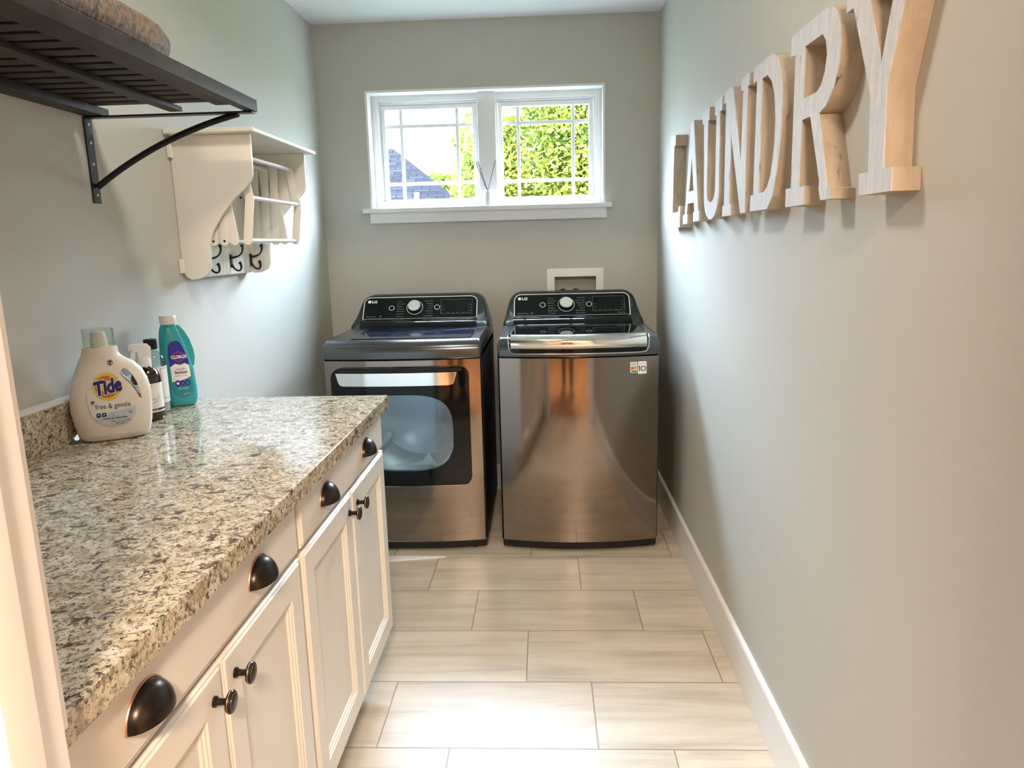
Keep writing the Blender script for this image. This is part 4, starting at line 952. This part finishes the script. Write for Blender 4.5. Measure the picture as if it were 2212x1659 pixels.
put2d(mb, text2d('laundry goods', .0045, align='CENTER', x=0, y=.096), fc, M['inkgrey']); put2d(mb, text2d('laundry spray', .0045, align='CENTER', x=.006, y=.0295), fc, M['ink']); put2d(mb, text2d('16 fl oz', .004, align='CENTER', x=0, y=.040), fc, M['inkgrey'])
mb.build('label_drawing', None, al, local=True, smooth=False)
# clear bottle
cb = thing('clear_bottle', (-1.698, -1.952, .9142), 'clear glass bottle with black cap and white label behind the amber spray bottle', 'bottle', rz=math.radians(20))
mb = MB(); mb.lathe([(.0005, 0), (.031, 0), (.034, .004), (.0345, .010), (.0345, .140), (.033, .152), (.027, .164), (.016, .173), (.0125, .176), (.0125, .184)], (0, 0, 0), seg=48); mb.build('glass_body', M['clearliq'], cb, local=True, ang=60)
mb = MB(); mb.lathe([(.0005, .003), (.031, .003), (.033, .008), (.033, .125), (.0005, .125)], (0, 0, 0), seg=36); mb.build('liquid', M['pvc'], cb, local=True, label='milky white liquid')
mb = MB(); mb.lathe([(.0165, .180), (.0172, .182), (.0172, .206), (.016, .2075), (.0005, .2075)], (0, 0, 0), seg=32); mb.build('cap', M['black'], cb, local=True, label='black screw cap')
r = .0345; us = [-.075+.0075*i for i in range(21)]; mb = MB()
put2d(mb, cutgrid(poly2d([(-.075, .030), (.075, .030), (.075, .132), (-.075, .132)]), us, []), cyl(r), M['ink']); al = mb.build('paper_label', None, cb, local=True, ang=60)
mb = MB()
for x_ in (-.020, .043): put2d(mb, cutgrid(ring2d([(x_-.020, .042), (x_+.020, .042), (x_+.020, .127), (x_-.020, .127)], .0010), us, []), cyl(r, .0007), M['dark'])
mb.build('label_frame', None, al, local=True, smooth=False)

# ------------------------------------------------------------------ lamps
def flush_lamp(name, loc, r, mat, label):
    t_ = thing(name, loc, label, 'ceiling light')
    mb = MB(); mb.lathe([(r+.02, H-loc[2]-.0005), (r+.022, .045), (r+.018, .030), (r, .028), (r, H-loc[2]-.004)], loc, seg=44, caps=False); mb.build('lamp_rim', M['bronze'] if r > .13 else M['trim'], t_)
    mb = MB(); mb.lathe([(r-.001, .030), (r-.006, .022), (r*.7, .010), (r*.35, .003), (.0005, 0)], loc, seg=44, caps=False); mb.build('diffuser', mat, t_)
flush_lamp('ceiling_light', HALL_LAMP, .17, M['ledlamp'], 'round warm ceiling light in the hall behind the doorway')
flush_lamp('ceiling_light', FILL_LAMP, .13, M['ledfill'], 'small round fill light added on the laundry room ceiling, out of view')

# ------------------------------------------------------------------ outside
gr = MB().box(-40, 40, .2, 60, -1.6, -1.5); struct(gr.build('ground', M['grass'], smooth=False))
hs = thing('neighbor_house', (-9, 17, -1.5), 'neighbouring house with blue-grey shingled hip roof outside the window', 'house')
zr, yr = 4.0, 17.0
mb = MB(); e0, e1 = -14.5, -1.35
mb.faces([(-9.5, yr, zr), (-4.72, yr, zr), (e0, yr-4.2, 1.15), (e1, yr-4.2, 1.15), (e1, yr+4.2, 1.15), (e0, yr+4.2, 1.15)], [(2, 3, 1, 0), (3, 4, 1), (4, 5, 0, 1), (5, 2, 0)])
bmesh.ops.recalc_face_normals(mb.bm, faces=mb.bm.faces[:]); mb.build('roof', M['shingle'], hs, smooth=False)
MB().box(e0+.4, e1-.4, yr-3.8, yr+3.8, -1.5, 1.2).build('house_wall', M['siding'], hs, smooth=False)
MB().lathe([(.06, 1.5), (.06, 2.62), (.05, 2.63)], (-3.72, 14.6, 0), seg=12).build('vent_pipe', M['pvc'], hs)
def leafy(root, crowns, nl, seed, size, name='foliage'):
    rn = random.Random(seed); vs, fs = [], []
    wts = [c[3]*c[4]*c[5] for c in crowns]
    for i in range(nl):
        c = rn.choices(crowns, wts)[0]
        while True:
            p = Vector((rn.uniform(-1, 1), rn.uniform(-1, 1), rn.uniform(-1, 1)))
            if p.length < 1 and rn.random() < p.length**2.2+.08: break
        q = Vector((c[0]+p.x*c[3], c[1]+p.y*c[4], c[2]+p.z*c[5]))
        u = Vector((rn.gauss(0, 1), rn.gauss(0, 1), rn.gauss(0, .6))).normalized(); w = u.orthogonal().normalized(); w = (w*math.cos(rn.uniform(0, 6))+u.cross(w)*math.sin(rn.uniform(0, 6))).normalized()
        s = size*rn.uniform(.6, 1.25); nn = u.cross(w)*s*.15; b0 = len(vs)
        vs += [q-u*s, q-u*s*.45+w*s*.52+nn, q+u*s*.35+w*s*.42+nn, q+u*s, q+u*s*.35-w*s*.42+nn, q-u*s*.45-w*s*.52+nn]; fs += [(b0, b0+1, b0+2, b0+3), (b0, b0+3, b0+4, b0+5)]
    me = bpy.data.meshes.new(name); off = root.location
    me.from_pydata([tuple(v-off) for v in vs], [], fs); me.materials.append(M['leaf']); o = bpy.data.objects.new(name, me); COL.objects.link(o); o.parent = root; return o
def tree(name, loc, h, crowns, nl, seed, size, label):
    t_ = thing(name, loc, label, 'tree', 'trees outside the window')
    x, y, z = loc; top = (crowns[0][0], crowns[0][1], crowns[0][2])
    MB().tube([(x, y, z), (x+.05, y, z+h*.5), top], [.16, .12, .05], 10).build('trunk', M['bark'], t_)
    rn = random.Random(seed+9)
    mb = MB()
    for c in crowns: mb.tube([(x+.05, y, z+h*.5), ((x+c[0])/2+rn.uniform(-.2, .2), (y+c[1])/2, (z+h*.5+c[2])/2+.3), (c[0], c[1], c[2])], [.07, .05, .02], 7)
    mb.build('branches', M['bark'], t_)
    leafy(t_, crowns, nl, seed, size)
tree('leafy_tree', (-.6, 12.0, -1.5), 3.5, [(-.5, 12.2, 3.3, 1.5, 1.1, 1.9), (.8, 12.4, 3.2, 1.5, 1.1, 2.1), (-1.7, 12.0, 2.5, .85, .9, 1.1), (.1, 12.0, 1.6, 1.75, .9, .9), (-1.75, 12.3, 3.55, .75, .7, .7)], 48000, 2, .056, 'tall bright green tree filling the right window sash')
tree('leafy_tree', (-4.3, 24.0, -1.5), 4.0, [(-4.5, 24.0, 2.9, 1.3, 1.0, 1.15), (-3.2, 24.0, 2.7, 1.5, 1.0, 1.5), (-5.4, 24.0, 2.3, .8, .8, .8)], 16000, 5, .085, 'smaller green tree low in the left window sash behind the roof')

# ------------------------------------------------------------------ the person taking the picture, seen only in the reflections
def skinned(name, chains, mat, parent, sub=2):
    """chains: list of [(index or None, (x,y,z), r)...]; nodes given by key share one vertex"""
    b = bmesh.new(); sk = b.verts.layers.skin.verify(); nodes = {}; first = None
    for ch in chains:
        prev = None
        for key, co, rad in ch:
            if key is not None and key in nodes: v = nodes[key]
            else:
                v = b.verts.new(co); rr = rad if isinstance(rad, tuple) else (rad, rad); v[sk].radius = rr
                if first is None: first = v; v[sk].use_root = True
                if key is not None: nodes[key] = v
            if prev is not None: b.edges.new((prev, v))
            prev = v
    me = bpy.data.meshes.new(name); b.to_mesh(me); b.free(); o = bpy.data.objects.new(name, me); COL.objects.link(o)
    m1 = o.modifiers.new('skin', 'SKIN'); m1.use_smooth_shade = True; m2 = o.modifiers.new('sub', 'SUBSURF'); m2.levels = m2.render_levels = sub
    dg = bpy.context.evaluated_depsgraph_get(); dg.update(); nm = bpy.data.meshes.new_from_object(o.evaluated_get(dg)); bpy.data.objects.remove(o)
    off = parent.location
    for v in nm.vertices: v.co -= off
    nm.materials.clear(); nm.materials.append(mat); nm.name = name
    for p in nm.polygons: p.use_smooth = True
    o = bpy.data.objects.new(name, nm); COL.objects.link(o); o.parent = parent; return o
M['skin'] = P('skin', (.60, .38, .27), .5); M['trouser'] = P('dark_trousers', (.018, .018, .02), .85); M['top'] = P('tan_top', (.42, .30, .20), .8); M['hair'] = P('brown_hair', (.05, .03, .02), .6); M['shoe'] = P('tan_shoe', (.20, .12, .07), .6)
px, py = -.64, -4.34
pr = thing('person', (px, py, 0), 'person in dark trousers and tan top standing in the hall holding up a phone', 'person')
def Q(x, y, z): return (px+x, py+y, z)
chains = [[('pel', Q(0, 0, .95), (.13, .10)), ('sp', Q(0, 0, 1.10), (.115, .085)), ('ch', Q(0, 0, 1.28), (.14, .095)), ('nk0', Q(0, 0, 1.40), (.075, .06)), ('nk', Q(0, .015, 1.46), (.05, .052)), (None, Q(0, .025, 1.525), (.050, .055))]]
for s_ in (-1, 1):
    chains.append([('pel', 0, 0), (None, Q(.095*s_, 0, .87), .085), (None, Q(.105*s_, .01, .52), .058), (None, Q(.11*s_, -.015, .33), .056), (None, Q(.115*s_, -.02, .10), .038), (None, Q(.115*s_, .01, .045), .04), (None, Q(.125*s_, .14, .035), .035)])
    w = Q(.085*s_, .335, 1.315)
    chains.append([('ch', 0, 0), (None, Q(.165*s_, 0, 1.35), .055), (None, Q(.235*s_, .10, 1.14), .040), (None, Q(.16*s_, .24, 1.24), .034), ('w%d' % s_, w, .024), ('p%d' % s_, Q(.075*s_, .375, 1.335), (.030, .018))])
    for k in range(4):
        z = 1.36-.020*k; chains.append([('p%d' % s_, 0, 0), (None, Q(.082*s_, .398, z-.008), .0085), (None, Q(.070*s_, .418, z), .0080), (None, Q(.052*s_, .4135, z+.002), .0072)])
    chains.append([('w%d' % s_, 0, 0), (None, Q(.070*s_, .352, 1.350), .011), (None, Q(.050*s_, .378, 1.362), .0095)])
bd = skinned('body', chains, M['skin'], pr)
# head: an egg shaped by hand (chin, brow, nose, ears), joined to the body mesh
hb = bmesh.new(); hb.from_mesh(bd.data); nb = len(hb.verts)
bmesh.ops.create_icosphere(hb, subdivisions=5, radius=1)
hb.verts.ensure_lookup_table()
def g(x, c, w): return math.exp(-((x-c)/w)**2)
for v in hb.verts[nb:]:
    x, y, z = v.co
    X = .074*x*(1-.30*max(0, -z)**1.3); Y = .096*y*(1-.10*max(0, -z)); Z = .118*z
    if y > .2:
        Y += .022*g(X, 0, .010)*g(Z, -.022, .020)+.010*g(X, 0, .008)*g(Z, .0, .022)      # nose
        Y -= .009*(g(X, .030, .014)+g(X, -.030, .014))*g(Z, .010, .013)                   # eye sockets
        Y += .006*g(X, 0, .022)*g(Z, -.062, .010)+.007*g(X, 0, .020)*g(Z, -.098, .016)    # lips, chin
    X += (.012 if X > 0 else -.012)*g(Y, -.004, .013)*g(Z, -.005, .026)*(1 if abs(X) > .05 else 0)   # ears
    v.co = Vector((X, Y+.018, Z+1.590))
hb.to_mesh(bd.data); hb.free()
for p in bd.data.polygons: p.use_smooth = True
tr_ = [[('a', Q(0, 0, .98), (.150, .115)), ('b', Q(0, 0, .90), (.145, .115))]]
for s_ in (-1, 1): tr_.append([('b', 0, 0), (None, Q(.098*s_, 0, .82), .103), (None, Q(.105*s_, .01, .52), .076), (None, Q(.11*s_, -.012, .33), .072), (None, Q(.115*s_, -.018, .10), .062), (None, Q(.115*s_, -.018, .065), .060)])
skinned('trousers', tr_, M['trouser'], pr)
to_ = [[('z', Q(0, 0, .87), (.175, .145)), ('a', Q(0, 0, .97), (.168, .136)), ('b', Q(0, 0, 1.10), (.145, .115)), ('c', Q(0, 0, 1.28), (.165, .125)), ('d', Q(0, .002, 1.40), (.100, .090)), ('e', Q(0, .006, 1.445), (.070, .068))]]
for s_ in (-1, 1): to_.append([('c', 0, 0), (None, Q(.170*s_, 0, 1.345), .068), (None, Q(.237*s_, .10, 1.14), .054), (None, Q(.155*s_, .25, 1.245), .042)])
skinned('top', to_, M['top'], pr)
hm = bmesh.new(); bmesh.ops.create_icosphere(hm, subdivisions=4, radius=1)
bmesh.ops.delete(hm, geom=[v for v in hm.verts if not (v.co.z > .42+.25*max(0, v.co.y) or (v.co.y < .02 and v.co.z > -.95))], context='VERTS')
hm2 = MB()
for v in hm.verts: v.co = Vector((px+v.co.x*.084*(1-.12*max(0, -v.co.z)), py+.012+v.co.y*.106, 1.592+v.co.z*.130))
hm2._merge(hm, None); bmesh.ops.solidify(hm2.bm, geom=hm2.bm.faces[:], thickness=.006); hm2.build('hair', M['hair'], pr)
for s_ in (-1, 1): skinned('shoe', [[('a', Q(.115*s_, -.045, .045), (.042, .040)), ('b', Q(.118*s_, .04, .047), (.046, .040)), ('c', Q(.125*s_, .15, .038), (.044, .030)), ('d', Q(.127*s_, .19, .032), (.030, .024))]], M['shoe'], pr)
for s_ in (-1, 1): MB().lathe([(.0005, -.0075), (.006, -.005), (.0080, 0), (.006, .005), (.0005, .0075)], Q(.029*s_, .0945, 1.601), seg=14).build('eye', M['hair'], pr)
MB().tube([Q(-.022, .098, 1.528), Q(-.010, .108, 1.529), Q(0, .1105, 1.5285), Q(.010, .108, 1.529), Q(.022, .098, 1.528)], [.001, .004, .004, .004, .001], 8).build('mouth', P('lips', (.45, .16, .13), .5), pr)
ph_ = thing('phone', (px, py+.395, 1.30), 'dark phone held up in both hands by the person in the hall', 'phone')
MB().box(px-.076, px+.076, py+.396, py+.404, 1.305, 1.378, .003).build('phone_body', M['gloss'], ph_)
